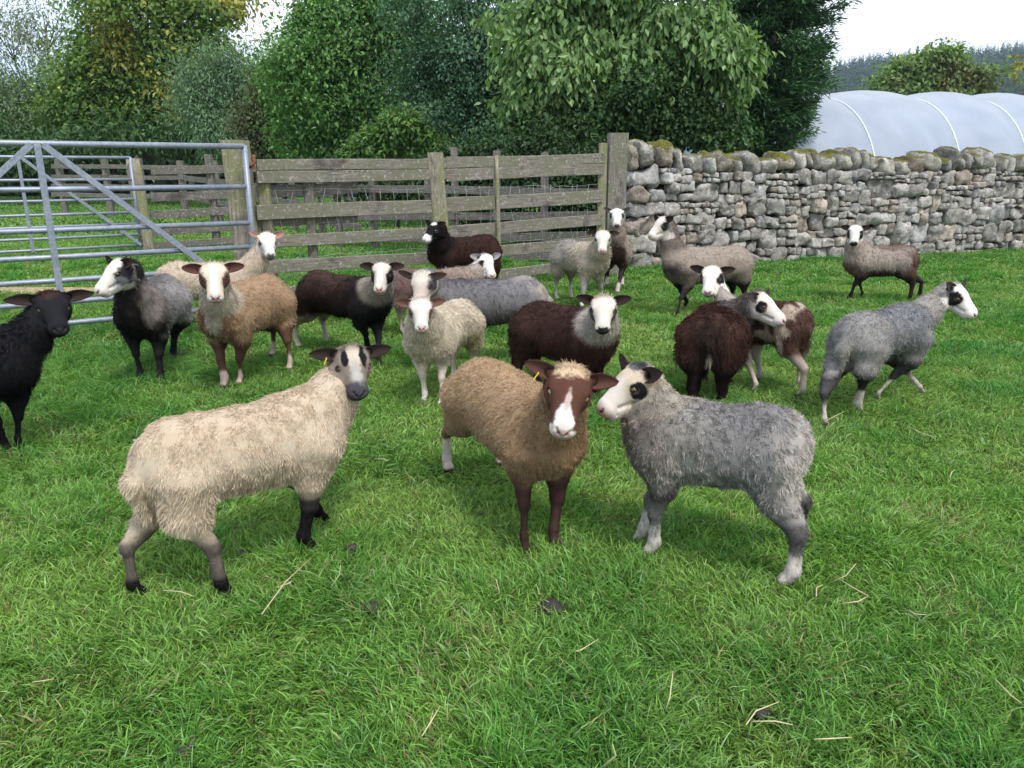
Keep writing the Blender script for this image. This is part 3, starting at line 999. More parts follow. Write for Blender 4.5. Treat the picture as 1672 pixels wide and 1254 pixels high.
def conifer_spray(name, label, px, depth, top_px_y, width_l, width_r, base_z, n_br, pal, seed=0, cat="tree"):
    """upswept feathery cypress: branches with flat sprays of short needles"""
    rng = np.random.default_rng(seed)
    base = np.array([*AT(px, 300, depth)[:2], 0.0])
    H = AT(px, top_px_y, depth)[2]
    k = depth / (FPX * CP)
    t = thing(name, label, cat, tuple(base))
    Ps, As, Ns, Cs = [], [], [], []
    items = [([np.array([0, 0, -.1]), np.array([0, 0, H * .5]), np.array([0, 0, H])], [.22, .14, .03])]
    pal = np.array(pal)
    for b in range(n_br):
        z = base_z + (H - base_z) * rng.random() ** .9
        an = rng.random() * 2 * math.pi
        f = (z - base_z) / (H - base_z)
        R = (width_r if math.cos(an) > 0 else width_l) * k
        Lb = R * (.66 + .34 * min(1, f * 1.3)) * (.62 + .5 * rng.random() + .25 * (rng.random() < .25))
        dirh = np.array([math.cos(an), math.sin(an) * .8, 0])
        up = .15 + .35 * rng.random()
        s = np.linspace(0, 1, 7)
        path = np.array([0, 0, z]) + dirh * Lb * s[:, None] + np.array([0, 0, 1]) * (Lb * up * s ** 2 - .12 * Lb * s)[:, None]
        items.append((path[[0, 3, 6]], [.03, .018, .006]))
        m = int(260 * Lb / 1.6)
        u = .12 + .88 * rng.random(m) ** .75
        i = np.minimum((u * 6).astype(int), 5); fr = (u * 6 - i)[:, None]
        P0 = path[i] * (1 - fr) + path[i + 1] * fr
        side = np.cross(dirh, [0, 0, 1])
        sd = rng.choice([-1, 1], m) * rng.random(m)
        tw = dirh * (.7 + .3 * rng.random((m, 1))) + side * sd[:, None] * .9 + np.array([0, 0, 1]) * (.12 + .3 * rng.normal(size=(m, 1)))
        tw = unit(tw)
        q = rng.random((m, 1)) * Lb * .20
        P = P0 + tw * q + rng.normal(size=(m, 3)) * .03
        Ps.append(P); As.append(unit(tw + rng.normal(size=(m, 3)) * .35)); Ns.append(np.array([0, 0, 1]) + rng.normal(size=(m, 3)) * .6)
        c = (pal[0] * (1 - u[:, None]) + pal[1] * u[:, None]) * (.6 + .8 * rng.random((m, 1))) * (.7 + .6 * rng.random())
        Cs.append(c)
    P = np.concatenate(Ps)
    me = leaves_mesh("crown", P, np.concatenate(As), np.concatenate(Ns), .13 * (.6 + .8 * rng.random(len(P))), .032, np.concatenate(Cs), M_NEEDLE)
    obj("crown", me, t)
    obj("trunk", tubes_mesh("trunk", items, M_BARK, 6), t)
    return t

def build_trees():
    # colours: dark, mid, light
    tree("airy_willow", "thin airy grey-green tree with bare twigs at the far left edge of the picture",
         [(10, 60, 55, 60), (75, 40, 60, 60), (120, 90, 45, 55), (35, 120, 60, 50)], 38,
         [(.11, .14, .09), (.16, .19, .13), (.24, .27, .18)], 4600, (.20, .07), seed=1, clump=6, spread=.17, shell=.15, tw=.17)
    tree("grey_green_bush", "pale grey-green bush standing left of the yellowing tree", [(25, 190, 45, 48), (80, 195, 55, 50), (120, 150, 40, 55), (60, 150, 45, 40), (-30, 180, 50, 60)], 36,
         [(.065, .105, .055), (.10, .15, .075), (.17, .22, .11)], 17000, (.17, .08), "bush", seed=2, clump=18, spread=.2, tw=.1)
    tree("yellowing_tree", "tall tree with patches of yellow autumn leaves above the near gate",
         [(190, 40, 75, 60), (300, 20, 80, 60), (240, 100, 85, 55), (150, 130, 55, 45), (325, 80, 50, 42), (180, 180, 80, 50), (280, 165, 60, 60), (250, -30, 90, 50), (230, 205, 100, 35)], 33,
         [(.040, .090, .018), (.085, .160, .028), (.22, .28, .06)], 46000, (.20, .13), seed=3, clump=18, spread=.17, tw=.25, flat=.45,
         patch=((.34, .31, .055), .14, .42))
    tree("willow_bush", "rounded grey-green willow bush right of the yellowing tree", [(350, 140, 60, 60), (400, 150, 50, 70), (360, 200, 70, 50), (330, 175, 45, 60), (420, 110, 35, 45)], 29,
         [(.060, .115, .058), (.11, .18, .095), (.21, .29, .17)], 26000, (.17, .05), "bush", seed=4, clump=24, spread=.15, tw=.1)
    tree("hawthorn", "reddish-brown tinged hawthorn between the willow bush and the green trees", [(450, 160, 36, 60), (462, 105, 24, 40), (475, 200, 50, 50), (440, 210, 40, 40)], 25,
         [(.040, .055, .022), (.075, .09, .04), (.14, .12, .07)], 17000, (.11, .07), seed=5, clump=22, spread=.12, tw=.09,
         patch=((.15, .085, .065), .0, .5))
    tree("green_ash", "tall mid-green leafy tree filling the sky left of centre",
         [(510, 75, 60, 60), (580, 20, 80, 60), (560, 110, 75, 70), (505, 165, 60, 60), (640, 60, 60, 70), (600, 190, 80, 60), (500, 20, 35, 40), (540, 225, 80, 35)], 22,
         [(.040, .105, .026), (.085, .185, .042), (.19, .32, .09)], 52000, (.125, .072), seed=6, clump=22, spread=.14, tw=.2)
    tree("elder_bush", "yellow-green low bush against the back of the board fence", [(640, 222, 50, 28), (690, 230, 36, 20), (600, 238, 36, 18)], 18.5,
         [(.035, .085, .018), (.065, .14, .028), (.15, .23, .05)], 5000, (.13, .07), "bush", seed=7, clump=14, spread=.09, tw=.05)
    tree("dark_holly", "dark blue-green dense tree in the middle of the tree belt",
         [(720, 40, 80, 70), (780, 90, 80, 80), (700, 130, 70, 70), (760, 190, 90, 55), (840, 30, 70, 60), (850, 150, 70, 60), (690, 200, 60, 45), (870, 205, 80, 35)], 19.5,
         [(.025, .068, .032), (.050, .115, .055), (.14, .23, .14)], 48000, (.085, .055), seed=8, clump=26, spread=.11, tw=.2)
    tree("broadleaf_tree", "large broad-leaved tree with drooping pale green leaves behind the corner post",
         [(1000, 20, 120, 60), (905, 60, 75, 65), (930, 115, 85, 50), (865, 165, 40, 28), (1090, 35, 90, 60), (1160, 80, 48, 68), (1180, 145, 28, 40), (1020, 95, 70, 40), (1010, -40, 130, 60), (960, 165, 40, 22), (1110, 95, 50, 35)], 14.8,
         [(.065, .130, .040), (.125, .215, .068), (.27, .35, .145)], 26000, (.165, .088), seed=9, droop=.75, clump=11, spread=.13, tw=.2, shell=.35, base_px=1010, mat=M_LEAF, vary=.5)
    tree("ivy_mass", "dark ivy and bramble growing under the broad-leaved tree, behind the wall",
         [(960, 212, 80, 38), (1060, 180, 75, 62), (1130, 175, 70, 62), (1195, 212, 50, 38), (1100, 130, 60, 30), (890, 222, 60, 25)], 14.6,
         [(.014, .038, .012), (.030, .070, .020), (.09, .17, .04)], 22000, (.085, .07), "ivy", seed=10, clump=14, spread=.11, trunk=False,
         patch=((.10, .17, .03), .45, 1.2))
    conifer_spray("cypress", "dark feathery cypress with upswept branches beside the polytunnel", 1240, 16.8, -110, 75, 84, .7, 560,
                  [(.020, .058, .028), (.060, .135, .052)], seed=11)
    tree("dome_chestnut", "rounded dome-shaped chestnut tree rising behind the polytunnel",
         [(1530, 112, 46, 32), (1482, 138, 42, 26), (1575, 136, 40, 30), (1525, 150, 85, 30), (1455, 150, 32, 22), (1540, 90, 24, 16)], 48,
         [(.06, .115, .035), (.11, .18, .048), (.22, .27, .08)], 34000, (.30, .18), seed=12, clump=20, spread=.11, flat=.4, tw=.3,
         patch=((.16, .14, .05), .5, .25))
    tree("bramble", "dark bramble undergrowth filling the gap behind the right half of the board fence",
         [(760, 275, 50, 40), (830, 270, 55, 45), (900, 265, 55, 45), (960, 270, 45, 45), (1010, 270, 40, 45), (790, 330, 55, 40), (870, 330, 60, 45), (940, 335, 60, 45), (990, 340, 40, 40), (900, 380, 60, 25), (700, 275, 40, 35), (640, 285, 45, 28), (570, 285, 40, 24)], 13.6,
         [(.012, .030, .012), (.024, .055, .018), (.07, .12, .03)], 26000, (.085, .06), "bramble", seed=15, clump=18, spread=.11, trunk=False)
    tree("yellow_bush", "yellow-green bush top at the right edge above the polytunnel", [(1700, 140, 32, 30), (1720, 165, 40, 30)], 45,
         [(.12, .13, .03), (.22, .21, .04), (.36, .31, .07)], 1500, (.4, .2), "bush", seed=13, clump=12, spread=.12, tw=.15)
    tree("low_nettles", "low dark undergrowth along the foot of the tree belt behind the pens", [(120, 228, 120, 22), (300, 232, 110, 22), (430, 236, 60, 20), (-60, 225, 120, 25)], 31,
         [(.025, .060, .020), (.050, .10, .03), (.10, .18, .05)], 9000, (.24, .12), "undergrowth", seed=14, clump=14, spread=.16, trunk=False)
    # closing background wood, so that no sky shows between the stems
    rng = np.random.default_rng(77)
    n = 26000
    px = rng.random(n) * 1330 - 100
    py = 130 + rng.random(n) * 190
    d = 40 + rng.random(n) * 9
    top = 150 + 25 * np.sin(px * .021) + 12 * np.sin(px * .07)
    py = np.maximum(py, top)
    P = np.array([AT(a, b, c) for a, b, c in zip(px, py, d)])
    P[:, 2] = np.maximum(P[:, 2], .1)
    col = np.array([.030, .062, .030]) * (.6 + .8 * rng.random((n, 1)))
    me = leaves_mesh("background_foliage", P, unit(rng.normal(size=P.shape) + [0, 0, -.4]), rng.normal(size=P.shape) + [0, -.6, .6], .55, .36, col, M_LEAF)
    kind(obj("background_foliage", me), "stuff", "dense dark leaves of the wood behind the tree belt")

# ------------------------------------------------------------------ hill and conifer plantation
def build_hill():
    def hz(x, y):
        # rises away from the camera; skyline follows the photograph
        r = np.clip((y - 180) / 520, 0, 1)
        s = r * r * (3 - 2 * r)
        crest = 57 + 16 * np.sin(x * .006 - 1.2) + .075 * np.maximum(x - 180, -200) + 4 * np.sin(x * .03)
        return s * crest
    gx = np.linspace(-900, 1100, 90); gy = np.linspace(160, 900, 50)
    X, Y = np.meshgrid(gx, gy, indexing='ij')
    Z = hz(X, Y) - .3
    P = np.column_stack([X.ravel(), Y.ravel(), Z.ravel()])
    ny = len(gy)
    I, J = np.meshgrid(np.arange(len(gx) - 1), np.arange(ny - 1), indexing='ij')
    a = (I * ny + J).ravel()
    kind(obj("hill", mesh_np("hill", P, np.column_stack([a, a + ny, a + ny + 1, a + 1]), mat=M_HILL)), "structure")
    rng = np.random.default_rng(4)
    # conifers: whorls of drooping triangles
    def wood(n, x0f, x1f, y0, y1, h0, h1, name, label, pal):
        y = y0 + (y1 - y0) * rng.random(n)
        f = x0f + (x1f - x0f) * rng.random(n)
        x = f * y
        h = h0 + (h1 - h0) * rng.random(n) ** 1.5
        B = np.column_stack([x, y, hz(x, y)])
        m = 42
        u = np.tile(np.linspace(.06, 1, m), n)
        an = rng.random(n * m) * 2 * math.pi
        Bm = np.repeat(B, m, 0); hm = np.repeat(h, m)
        R = hm * .20 * (1 - u) ** .8 + .25
        c = Bm + np.column_stack([np.zeros(n * m), np.zeros(n * m), u * hm])
        d = np.column_stack([np.cos(an), np.sin(an), np.full(n * m, -.35)])
        A = unit(d)
        col = np.array(pal) * (.6 + .8 * np.repeat(rng.random((n, 1)), m, 0)) * (.7 + .6 * rng.random((n * m, 1)))
        me = leaves_mesh(name, c, A, np.tile([0, 0, 1.0], (n * m, 1)) + d * .6, R * 1.15, R * .9 + .4, col, M_NEEDLE)
        kind(obj(name, me), "stuff", label)
    wood(3200, .20, .95, 420, 690, 11, 19, "plantation", "distant hazy conifer plantation on the hillside", (.030, .085, .036))
    wood(1300, .20, .95, 230, 420, 6, 11, "young_wood", "paler mixed wood on the lower slope behind the polytunnel", (.060, .125, .045))
    wood(700, -.85, -.55, 260, 560, 10, 17, "far_wood", "distant blue-green wood at the far left edge", (.030, .062, .040))
# ------------------------------------------------------------------ sheep: signed distances, surface nets
def sd_cap(P, a, b, r1, r2):
    a, b = np.asarray(a, np.float32), np.asarray(b, np.float32)
    ab = b - a
    t = np.clip(((P - a) @ ab) / max(float(ab @ ab), 1e-9), 0, 1)
    return np.linalg.norm(P - a - t[..., None] * ab, axis=-1) - (r1 + (r2 - r1) * t)
def sd_ell(P, c, r, R=None):
    q = P - np.asarray(c, np.float32)
    if R is not None:
        q = q @ R
    r = np.asarray(r, np.float32)
    k0 = np.linalg.norm(q / r, axis=-1)
    k1 = np.linalg.norm(q / (r * r), axis=-1)
    return k0 * (k0 - 1) / np.maximum(k1, 1e-6)
def smin(a, b, k):
    h = np.maximum(k - np.abs(a - b), 0) / k
    return np.minimum(a, b) - h * h * k * .25
def smax(a, b, k):
    return -smin(-a, -b, k)
def surface_net(fn, lo, hi, h):
    lo = np.array(lo, np.float32); n = np.ceil((np.array(hi) - lo) / h).astype(int) + 1
    g = [lo[i] + h * np.arange(n[i], dtype=np.float32) for i in range(3)]
    P = np.stack(np.meshgrid(*g, indexing='ij'), -1)
    S = fn(P.reshape(-1, 3)).reshape(n).astype(np.float32)
    c = np.array(n) - 1
    acc = np.zeros((*c, 3), np.float32); cnt = np.zeros(tuple(c), np.float32)
    for ax in range(3):
        o1, o2 = (ax + 1) % 3, (ax + 2) % 3
        for d1 in (0, 1):
            for d2 in (0, 1):
                s0 = [slice(0, c[0]), slice(0, c[1]), slice(0, c[2])]
                s0[o1] = slice(d1, c[o1] + d1); s0[o2] = slice(d2, c[o2] + d2)
                s1 = list(s0); s1[ax] = slice(1, c[ax] + 1)
                a, b = S[tuple(s0)], S[tuple(s1)]
                cr = (a < 0) != (b < 0)
                t = np.where(cr, a / np.where(cr, a - b, 1), 0)
                acc[..., ax] += np.where(cr, t, 0)
                acc[..., o1] += np.where(cr, d1, 0)
                acc[..., o2] += np.where(cr, d2, 0)
                cnt += cr
    act = cnt > 0
    idx = np.full(tuple(c), -1, np.int64)
    idx[act] = np.arange(act.sum())
    I = np.argwhere(act)
    V = lo + (I + acc[act] / cnt[act][:, None]) * h
    F = []
    for ax in range(3):
        o1, o2 = (ax + 1) % 3, (ax + 2) % 3
        s0 = [slice(1, c[0]), slice(1, c[1]), slice(1, c[2])]
        s0[ax] = slice(0, c[ax])
        s1 = list(s0); s1[ax] = slice(1, c[ax] + 1)
        a, b = S[tuple(s0)], S[tuple(s1)]
        E = np.argwhere((a < 0) != (b < 0))
        if len(E) == 0: continue
        base = E.copy()
        base[:, o1] += 1; base[:, o2] += 1
        def cell(d1, d2):
            q = base.copy(); q[:, o1] -= d1; q[:, o2] -= d2
            return idx[q[:, 0], q[:, 1], q[:, 2]]
        q = np.stack([cell(1, 1), cell(0, 1), cell(0, 0), cell(1, 0)], 1)
        flip = ~(a[tuple(E.T)] < 0)
        q[flip] = q[flip][:, ::-1]
        F.append(q[(q >= 0).all(1)])
    return V, np.concatenate(F)
def vert_normals(V, F):
    n = np.zeros_like(V)
    if F.shape[1] == 4:
        fn = np.cross(V[F[:, 2]] - V[F[:, 0]], V[F[:, 3]] - V[F[:, 1]])
    else:
        fn = np.cross(V[F[:, 1]] - V[F[:, 0]], V[F[:, 2]] - V[F[:, 0]])
    for k in range(F.shape[1]):
        np.add.at(n, F[:, k], fn)
    return unit(n)

# wool / skin colours (albedo)
CREAM = (.58, .49, .37); TAN = (.47, .31, .18); TAUPE = (.30, .255, .21); WHITE = (.58, .545, .49); BLACK = (.009, .0085, .0095)
CHOC = (.045, .020, .014); DKBR = (.024, .014, .011); GREY = (.225, .222, .225); LGREY = (.42, .40, .375); PINK = (.56, .33, .30)
FACEBR = (.085, .036, .024); OFFW = (.60, .545, .46); DKGREY = (.10, .098, .10); MIDBR = (.16, .085, .05); LEGTAN = (.36, .27, .22)

def rotz(a):
    c, s = math.cos(a), math.sin(a)
    return np.array([[c, -s, 0], [s, c, 0], [0, 0, 1]])
def head_matrix(yaw, pitch, roll):
    """columns: nose direction, left, up"""
    cp, sp = math.cos(pitch), math.sin(pitch)
    x = np.array([math.cos(yaw) * cp, math.sin(yaw) * cp, -sp])
    y = unit(np.cross([0, 0, 1], x))
    z = np.cross(x, y)
    y2 = y * math.cos(roll) + z * math.sin(roll)
    z2 = np.cross(x, y2)
    return np.stack([x, y2, z2], 1)

def ear_mesh(side, length=.092, width=.046, back=.25, up=.10, droop=.15):
    """cupped leaf-shaped ear, in head space"""
    n, m = 12, 9
    length *= .82; width *= 1.22
    root = np.array([-.052, side * .046, .030])
    A = unit(np.array([-back, side * 1.0, up]))
    f = unit(np.array([.75, -.25 * side, .25]))                    # the open side looks forward
    f = unit(f - A * (f @ A))
    w = np.cross(A, f)
    if w[2] < 0: w = -w
    Vo, Vi = [], []
    for i in range(n + 1):
        s = i / n
        c = root + A * length * s - np.array([0, 0, 1]) * droop * length * s * s
        hw = width * .5 * (max(0, math.sin(math.pi * min(1, .20 + s * .80))) ** .52) * (1.10 - .32 * s) + .0012
        if s < .15: hw = max(hw, .013)
        for j in range(m):
            v = -1 + 2 * j / (m - 1)
            cup = (v * v) * .30 * width * (1.2 - s)
            p = c + w * hw * v * (1 - .12 * v * v) + f * cup
            th = .0032 * (1 - .6 * v * v)
            Vi.append(p + f * th); Vo.append(p - f * th * 1.4)
    V = np.array(Vo + Vi)
    F, k = [], len(Vo)
    for i in range(n):
        for j in range(m - 1):
            a = i * m + j
            F.append([a, a + 1, a + m + 1, a + m]); F.append([k + a, k + a + m, k + a + m + 1, k + a + 1])
        F.append([i * m, (i + 1) * m, k + (i + 1) * m, k + i * m])
        F.append([i * m + m - 1, k + i * m + m - 1, k + (i + 1) * m + m - 1, (i + 1) * m + m - 1])
    for j in range(m - 1):
        a = n * m + j
        F.append([a, a + 1, k + a + 1, k + a])
    F = np.array(F)
    if side < 0: F = F[:, ::-1]
    inner = np.concatenate([np.zeros(k), np.ones(k)])
    return V, F, inner

def head_sdf(q, wool=0.0, fine=True):
    """q in head space (origin between the eyes, x to the nose, z to the forehead)"""
    d = sd_ell(q, (-.050, 0, .006), (.060, .053 + wool * .5, .052 + wool))
    d = smin(d, sd_ell(q, (-.004, 0, .006), (.052, .050, .038)), .03)
    d = smin(d, sd_cap(q, (.00, 0, -.006), (.118, 0, -.022), .041, .0295), .03)
    d = smin(d, sd_cap(q, (.01, 0, .018), (.122, 0, -.006), .027, .0205), .02)
    d = smin(d, sd_ell(q, (.136, 0, -.021), (.028, .030, .024)), .018)
    d = smin(d, sd_cap(q, (-.045, 0, -.052), (.114, 0, -.048), .038, .0205), .03)
    d = smin(d, sd_ell(q, (-.030, .028, -.030), (.050, .029, .044)), .025)
    d = smin(d, sd_ell(q, (-.030, -.028, -.030), (.050, .029, .044)), .025)
    for s in (1, -1):
        d = smin(d, sd_cap(q, (-.018, s * .036, .028), (.016, s * .037, .024), .010, .008), .014)       # brow
        d = smin(d, sd_ell(q, (-.052, s * .046, .030), (.016, .018, .016)), .015)                       # ear root
    if fine:
        for s in (1, -1):
            d = smax(d, -sd_ell(q, (.018, s * .0495, .011), (.0135, .009, .0098)), .004)                # eye socket
            d = smax(d, -sd_cap(q, (.150, s * .016, -.008), (.164, s * .007, -.022), .0045, .0035), .004)   # nostril
            d = smax(d, -sd_cap(q, (.040, s * .036, -.030), (.095, s * .029, -.024), .004, .003), .014)
        d = smax(d, -sd_cap(q, (.108, .03, -.041), (.162, 0, -.041), .0022, .002), .004)                # mouth
        d = smax(d, -sd_cap(q, (.108, -.03, -.041), (.162, 0, -.041), .0022, .002), .004)
        d = smax(d, -sd_cap(q, (.163, 0, -.020), (.163, 0, -.038), .0022, .0018), .003)
    return d

def make_sheep(o):
    name_i = o['i']
    rng = np.random.default_rng(500 + name_i)
    s, lf, fat = o['s'], o.get('lf', 1.0), o.get('fat', 1.0)
    hd = o['hd']                                        # world heading, radians
    C0 = np.array([o['c'][0], o['c'][1], 0.0])
    Rz = rotz(hd)
    hs = o.get('hs', s * .5 + .5)
    # positions below in sheep space: x forward, y left, metres
    def T(x, y, z): return np.array([x * lf * s, y * s * (fat if abs(y) > .05 else 1), z * s])
    Fx, Rx = .19, -.27
    feet = {}
    for k, (x, y) in dict(fl=(Fx, .075), fr=(Fx, -.075), rl=(Rx, .08), rr=(Rx, -.08)).items():
        if k in o.get('feet', {}):
            w = G(*o['feet'][k]) - C0
            f = Rz.T @ w
            f[2] = 0
            lim = np.array([x * lf * s, y * s * min(fat, 1.15)])
            dv = f[:2] - lim
            L_ = np.linalg.norm(dv)
            if L_ > .30 * s: dv *= .30 * s / L_
            f[:2] = lim + dv
        else:
            f = np.array([x * lf * s + rng.normal() * .012, y * s * min(fat, 1.15), 0.0])
        feet[k] = f
    # head placement
    nb = T(.25, 0, .46)
    r = ray(*o['head'])
    O = np.array([0, 0, CAMH])
    rl_ = unit(r)
    nbw = C0 + Rz @ nb
    tcl = float((nbw - O) @ rl_)
    dcl = float(np.linalg.norm(O + rl_ * tcl - nbw))
    Ln = o.get('neck', .27) * s
    fwd = Rz @ np.array([1, 0, 0])
    if dcl < Ln:
        dt = math.sqrt(Ln * Ln - dcl * dcl)
        t = tcl + (dt if fwd @ rl_ > 0 else -dt)
    else:
        t = tcl
    if 'hdep' in o: t = tcl + o['hdep']
    Hw = O + rl_ * t
    tocam = math.atan2(-Hw[1], -Hw[0])
    yaw = tocam + math.radians(o.get('hy', 0)) - 0.0
    RH = head_matrix(yaw - hd, math.radians(o.get('hp', 35)), math.radians(o.get('hr', 0)))
    Hc = Rz.T @ (Hw - C0)
    WQ = np.array([.88, 1.20, 1.06]) * (1 + np.array([.05, .05, .05]) * np.sin(np.array([1.7, 2.9, 4.1]) * name_i)) * np.array(o.get('hw', (1, 1, 1)))
    def hpt(x, y, z): return Hc + RH @ (np.array([x, y, z]) * hs * WQ)
    poll = hpt(-.075, 0, -.022)
    if o.get('dbg', 1):
        print("SHEEP", name_i, "s %.2f lf %.2f neck %.2f (want %.2f) hd %.0f" % (s, lf, np.linalg.norm(Hc - nb), Ln, math.degrees(hd)))
    bz = o.get('bz', 0)
    dep = o.get('dep', 1.0); bz -= (dep - 1) * .13
    wool = o.get('wl', .012)                             # how far the wool stands off the body
    legs = []
    lt = o.get('lt', 1.10)
    for k in ('fl', 'fr', 'rl', 'rr'):
        sg = 1 if k[1] == 'l' else -1
        f = feet[k]
        if k[0] == 'f':
            sh, el = T(.20, sg * .070, .37), T(.175, sg * .070, .262)
            mid = (el + f) / 2
            kn = np.array([mid[0] + .012 * s, mid[1], .165 * s])
            kn[:2] = el[:2] * .5 + f[:2] * .5 + np.array([.010 * s, 0])
            ft = np.array([f[0] - .006 * s + (kn[0] - f[0]) * .12, f[1] + (kn[1] - f[1]) * .15, .055 * s])
            legs += [('cap', sh, el, .073 * s, .036 * s, .05), ('cap', el, kn, .035 * s, .0195 * lt * s, .03),
                     ('ell', kn, (.0195 * lt * s, .0185 * lt * s, .026 * s), None, None, .012),
                     ('cap', kn, ft, .0145 * lt * s, .0130 * lt * s, .01), ('ell', ft, (.019 * s, .018 * s, .020 * s), None, None, .01)]
        else:
            hp, st = T(0, sg * .066, .39), T(0, sg * .076, .292)
            rump = -(.225 * lf + .125 * (.5 + .5 * lf)) * s
            hp[0], st[0] = rump + .108 * s, rump + .088 * s
            hk = np.array([f[0] * .93 + Rx * lf * s * .07 - .014 * s, f[1] * .75 + sg * .078 * s * .25, .180 * s])
            ft = np.array([f[0] - .008 * s, f[1], .055 * s])
            legs += [('cap', hp, st, .092 * s, .055 * s, .05), ('cap', st, hk, .055 * s, .0255 * s, .04),
                     ('ell', hk, (.021 * s, .0175 * s, .027 * s), None, None, .012),
                     ('cap', hk, ft, .0160 * lt * s, .0135 * lt * s, .012), ('ell', ft, (.020 * s, .018 * s, .021 * s), None, None, .01)]
        toe = np.array([.020 * s, 0, 0])
        for q in (-1, 1):
            legs.append(('cap', ft * .7 + (f + [0, q * .009 * s, .02]) * .3, np.array([f[0] + toe[0], f[1] + q * .011 * s, .012 * s]), .013 * s, .0125 * s, .006))
    hairy = o.get('legwool', 0)
    nr = o.get('neckr', 1.0)
    nk0, nk1 = T(.20, 0, .43 + bz), poll
    bow = (nk0 + nk1) / 2 + np.array([.02, 0, -.015 + o.get('bowz', 0)]) * s
    tail = o.get('tail', 1)
    w_ = wool
    def body(P, head=False):
        d = sd_ell(P, T(-.01, 0, .420 + bz), (.30 * lf * s + w_, .131 * s * fat + w_, .130 * dep * s + w_))
        d = smin(d, sd_ell(P, T(.18, 0, .424 + bz), (.150 * s * (.5 + .5 * lf) + w_, .108 * s * (fat * .7 + .3) + w_, .126 * (.4 + .6 * dep) * s + w_)), .08)
        d = smin(d, sd_ell(P, T(-.225, 0, .440 + bz), (.122 * s * (.5 + .5 * lf) + w_, .112 * s * fat + w_, .119 * (.4 + .6 * dep) * s + w_)), .08)
        d = smin(d, sd_cap(P, nk0, bow, .100 * s * nr + w_, .070 * s * nr + w_), .07)
        d = smin(d, sd_cap(P, bow, nk1, .070 * s * nr + w_, .050 * hs * nr + w_ * .5), .05)
        for k, a, b, r1, r2, kk in legs:
            if k == 'cap':
                up = (a[2] > .22 * s)
                ex = (w_ * .7 if up else 0) + (hairy * (.012 if a[2] > .1 * s else 0))
                d = smin(d, sd_cap(P, a, b, r1 + ex, r2 + (ex if b[2] > .24 * s else hairy * .010)), kk * s)
            else:
                d = smin(d, sd_ell(P, a, b), kk * s)
        if tail:
            x0 = -.338
            d = smin(d, sd_cap(P, T(x0 + .02, 0, .50 + bz), T(x0 - .025, 0, .40), .030 * s, .036 * s), .03)
            d = smin(d, sd_cap(P, T(x0 - .022, 0, .40), T(x0 - .012, 0, .29), .032 * s, .016 * s), .02)
        # dip of the flank and a groove behind the elbow
        lp = P * np.array([1, 1, 1], np.float32)
        d = d + vnoise(lp, 7 / s, name_i) * .010 * s + vnoise(lp, 16 / s, name_i + 3) * .005 * s * (P[:, 2] > .2 * s)
        return d
    def fbody(P):
        return body(P)
    RHf = RH.astype(np.float32)
    def fhead(P):
        q = ((P - Hc) @ RHf) / (hs * WQ.astype(np.float32))
        d = head_sdf(q, o.get('topk', 0)) * hs
        b = smin(sd_cap(P, bow, nk1, .075 * s * nr + w_, .050 * hs * nr + w_ * .4), np.float32(9), .01)
        d = smin(d, b, .03 * hs)
        return np.maximum(d, (np.linalg.norm(P - hpt(.02, 0, -.01), axis=-1) - .17 * hs))
    near = o.get('near', 0)
    hb = (.0095, .0125, .016)[near]; hh = (.0036, .0052, .0085)[near]
    allp = np.array([T(.36, 0, .3), T(-.42, 0, .3), *feet.values(), poll, bow])
    W2 = (.143 * fat + .03) * s + w_
    lo = np.minimum(allp.min(0), [9, -W2, 9]) - .10 * s; hi = np.maximum(allp.max(0), [-9, W2, .6 * s]) + .10 * s
    lo[2] = -.01
    V, F = surface_net(fbody, lo, hi, hb)
    hp0 = hpt(.02, 0, -.01)
    V2, F2 = surface_net(fhead, hp0 - .185 * hs, hp0 + .185 * hs, hh)
    n1 = len(V)
    # ears
    ea = o.get('ear', {})
    Vs, Fs, inn = [V, V2], [F, F2 + n1], [np.zeros(n1), np.zeros(len(V2))]
    k = n1 + len(V2)
    reg = [np.zeros(n1), np.ones(len(V2))]
    for sd_ in (1, -1):
        prm = dict(ea)
        if sd_ == 1: prm.update(o.get('earL', {}))
        else: prm.update(o.get('earR', {}))
        Ve, Fe, ie = ear_mesh(sd_, **prm)
        Vs.append(Hc + (Ve * hs * WQ) @ RH.T); Fs.append(Fe + k); inn.append(ie); reg.append(np.full(len(Ve), 2.0))
        k += len(Ve)
    V = np.concatenate(Vs); F = np.concatenate(Fs); inn = np.concatenate(inn); reg = np.concatenate(reg)
    N = vert_normals(V, F)

    def colour(P, reg, inn):
        u = P / s * np.array([1 / lf, 1, 1])
        q = ((P - Hc) @ RH) / (hs * WQ)
        nq = vnoise(q + name_i, 42, 7) * .65 + vnoise(q + name_i, 110, 8) * .35
        n_ = vnoise(P, 22, name_i + 50); n2 = vnoise(P, 55, name_i + 60)
        c = np.tile(np.array(o['col']), (len(P), 1)).astype(float)
        # soft variation of the fleece
        v = vnoise(P, 6, name_i + 70)
        c = c * (1 + .12 * v[:, None] + .10 * n2[:, None])
        def put(w, col, nz=0):
            nonlocal c
            w = np.clip(w, 0, 1)[:, None]
            c = c * (1 - w) + np.array(col) * (1 + .08 * n2[:, None]) * w
        def blob(X, ctr, r, col, soft=.25, nz=.25, sym=False):
            Y = X.copy()
            if sym: Y[:, 1] = np.abs(Y[:, 1])
            dd = np.linalg.norm((Y - np.array(ctr)) / np.array(r), axis=1) + (nq * 1.9 if X is q else n_) * nz
            put(1 - sstep(1 - soft, 1 + soft, dd), col)
        for (ctr, r, col, *kw) in o.get('body', []):
            blob(u, ctr, r, col, *(kw or [.3, .25]))
        dneck = sd_cap(P, nk0 * .4 + nk1 * .6, nk1, .12 * s, .09 * hs)
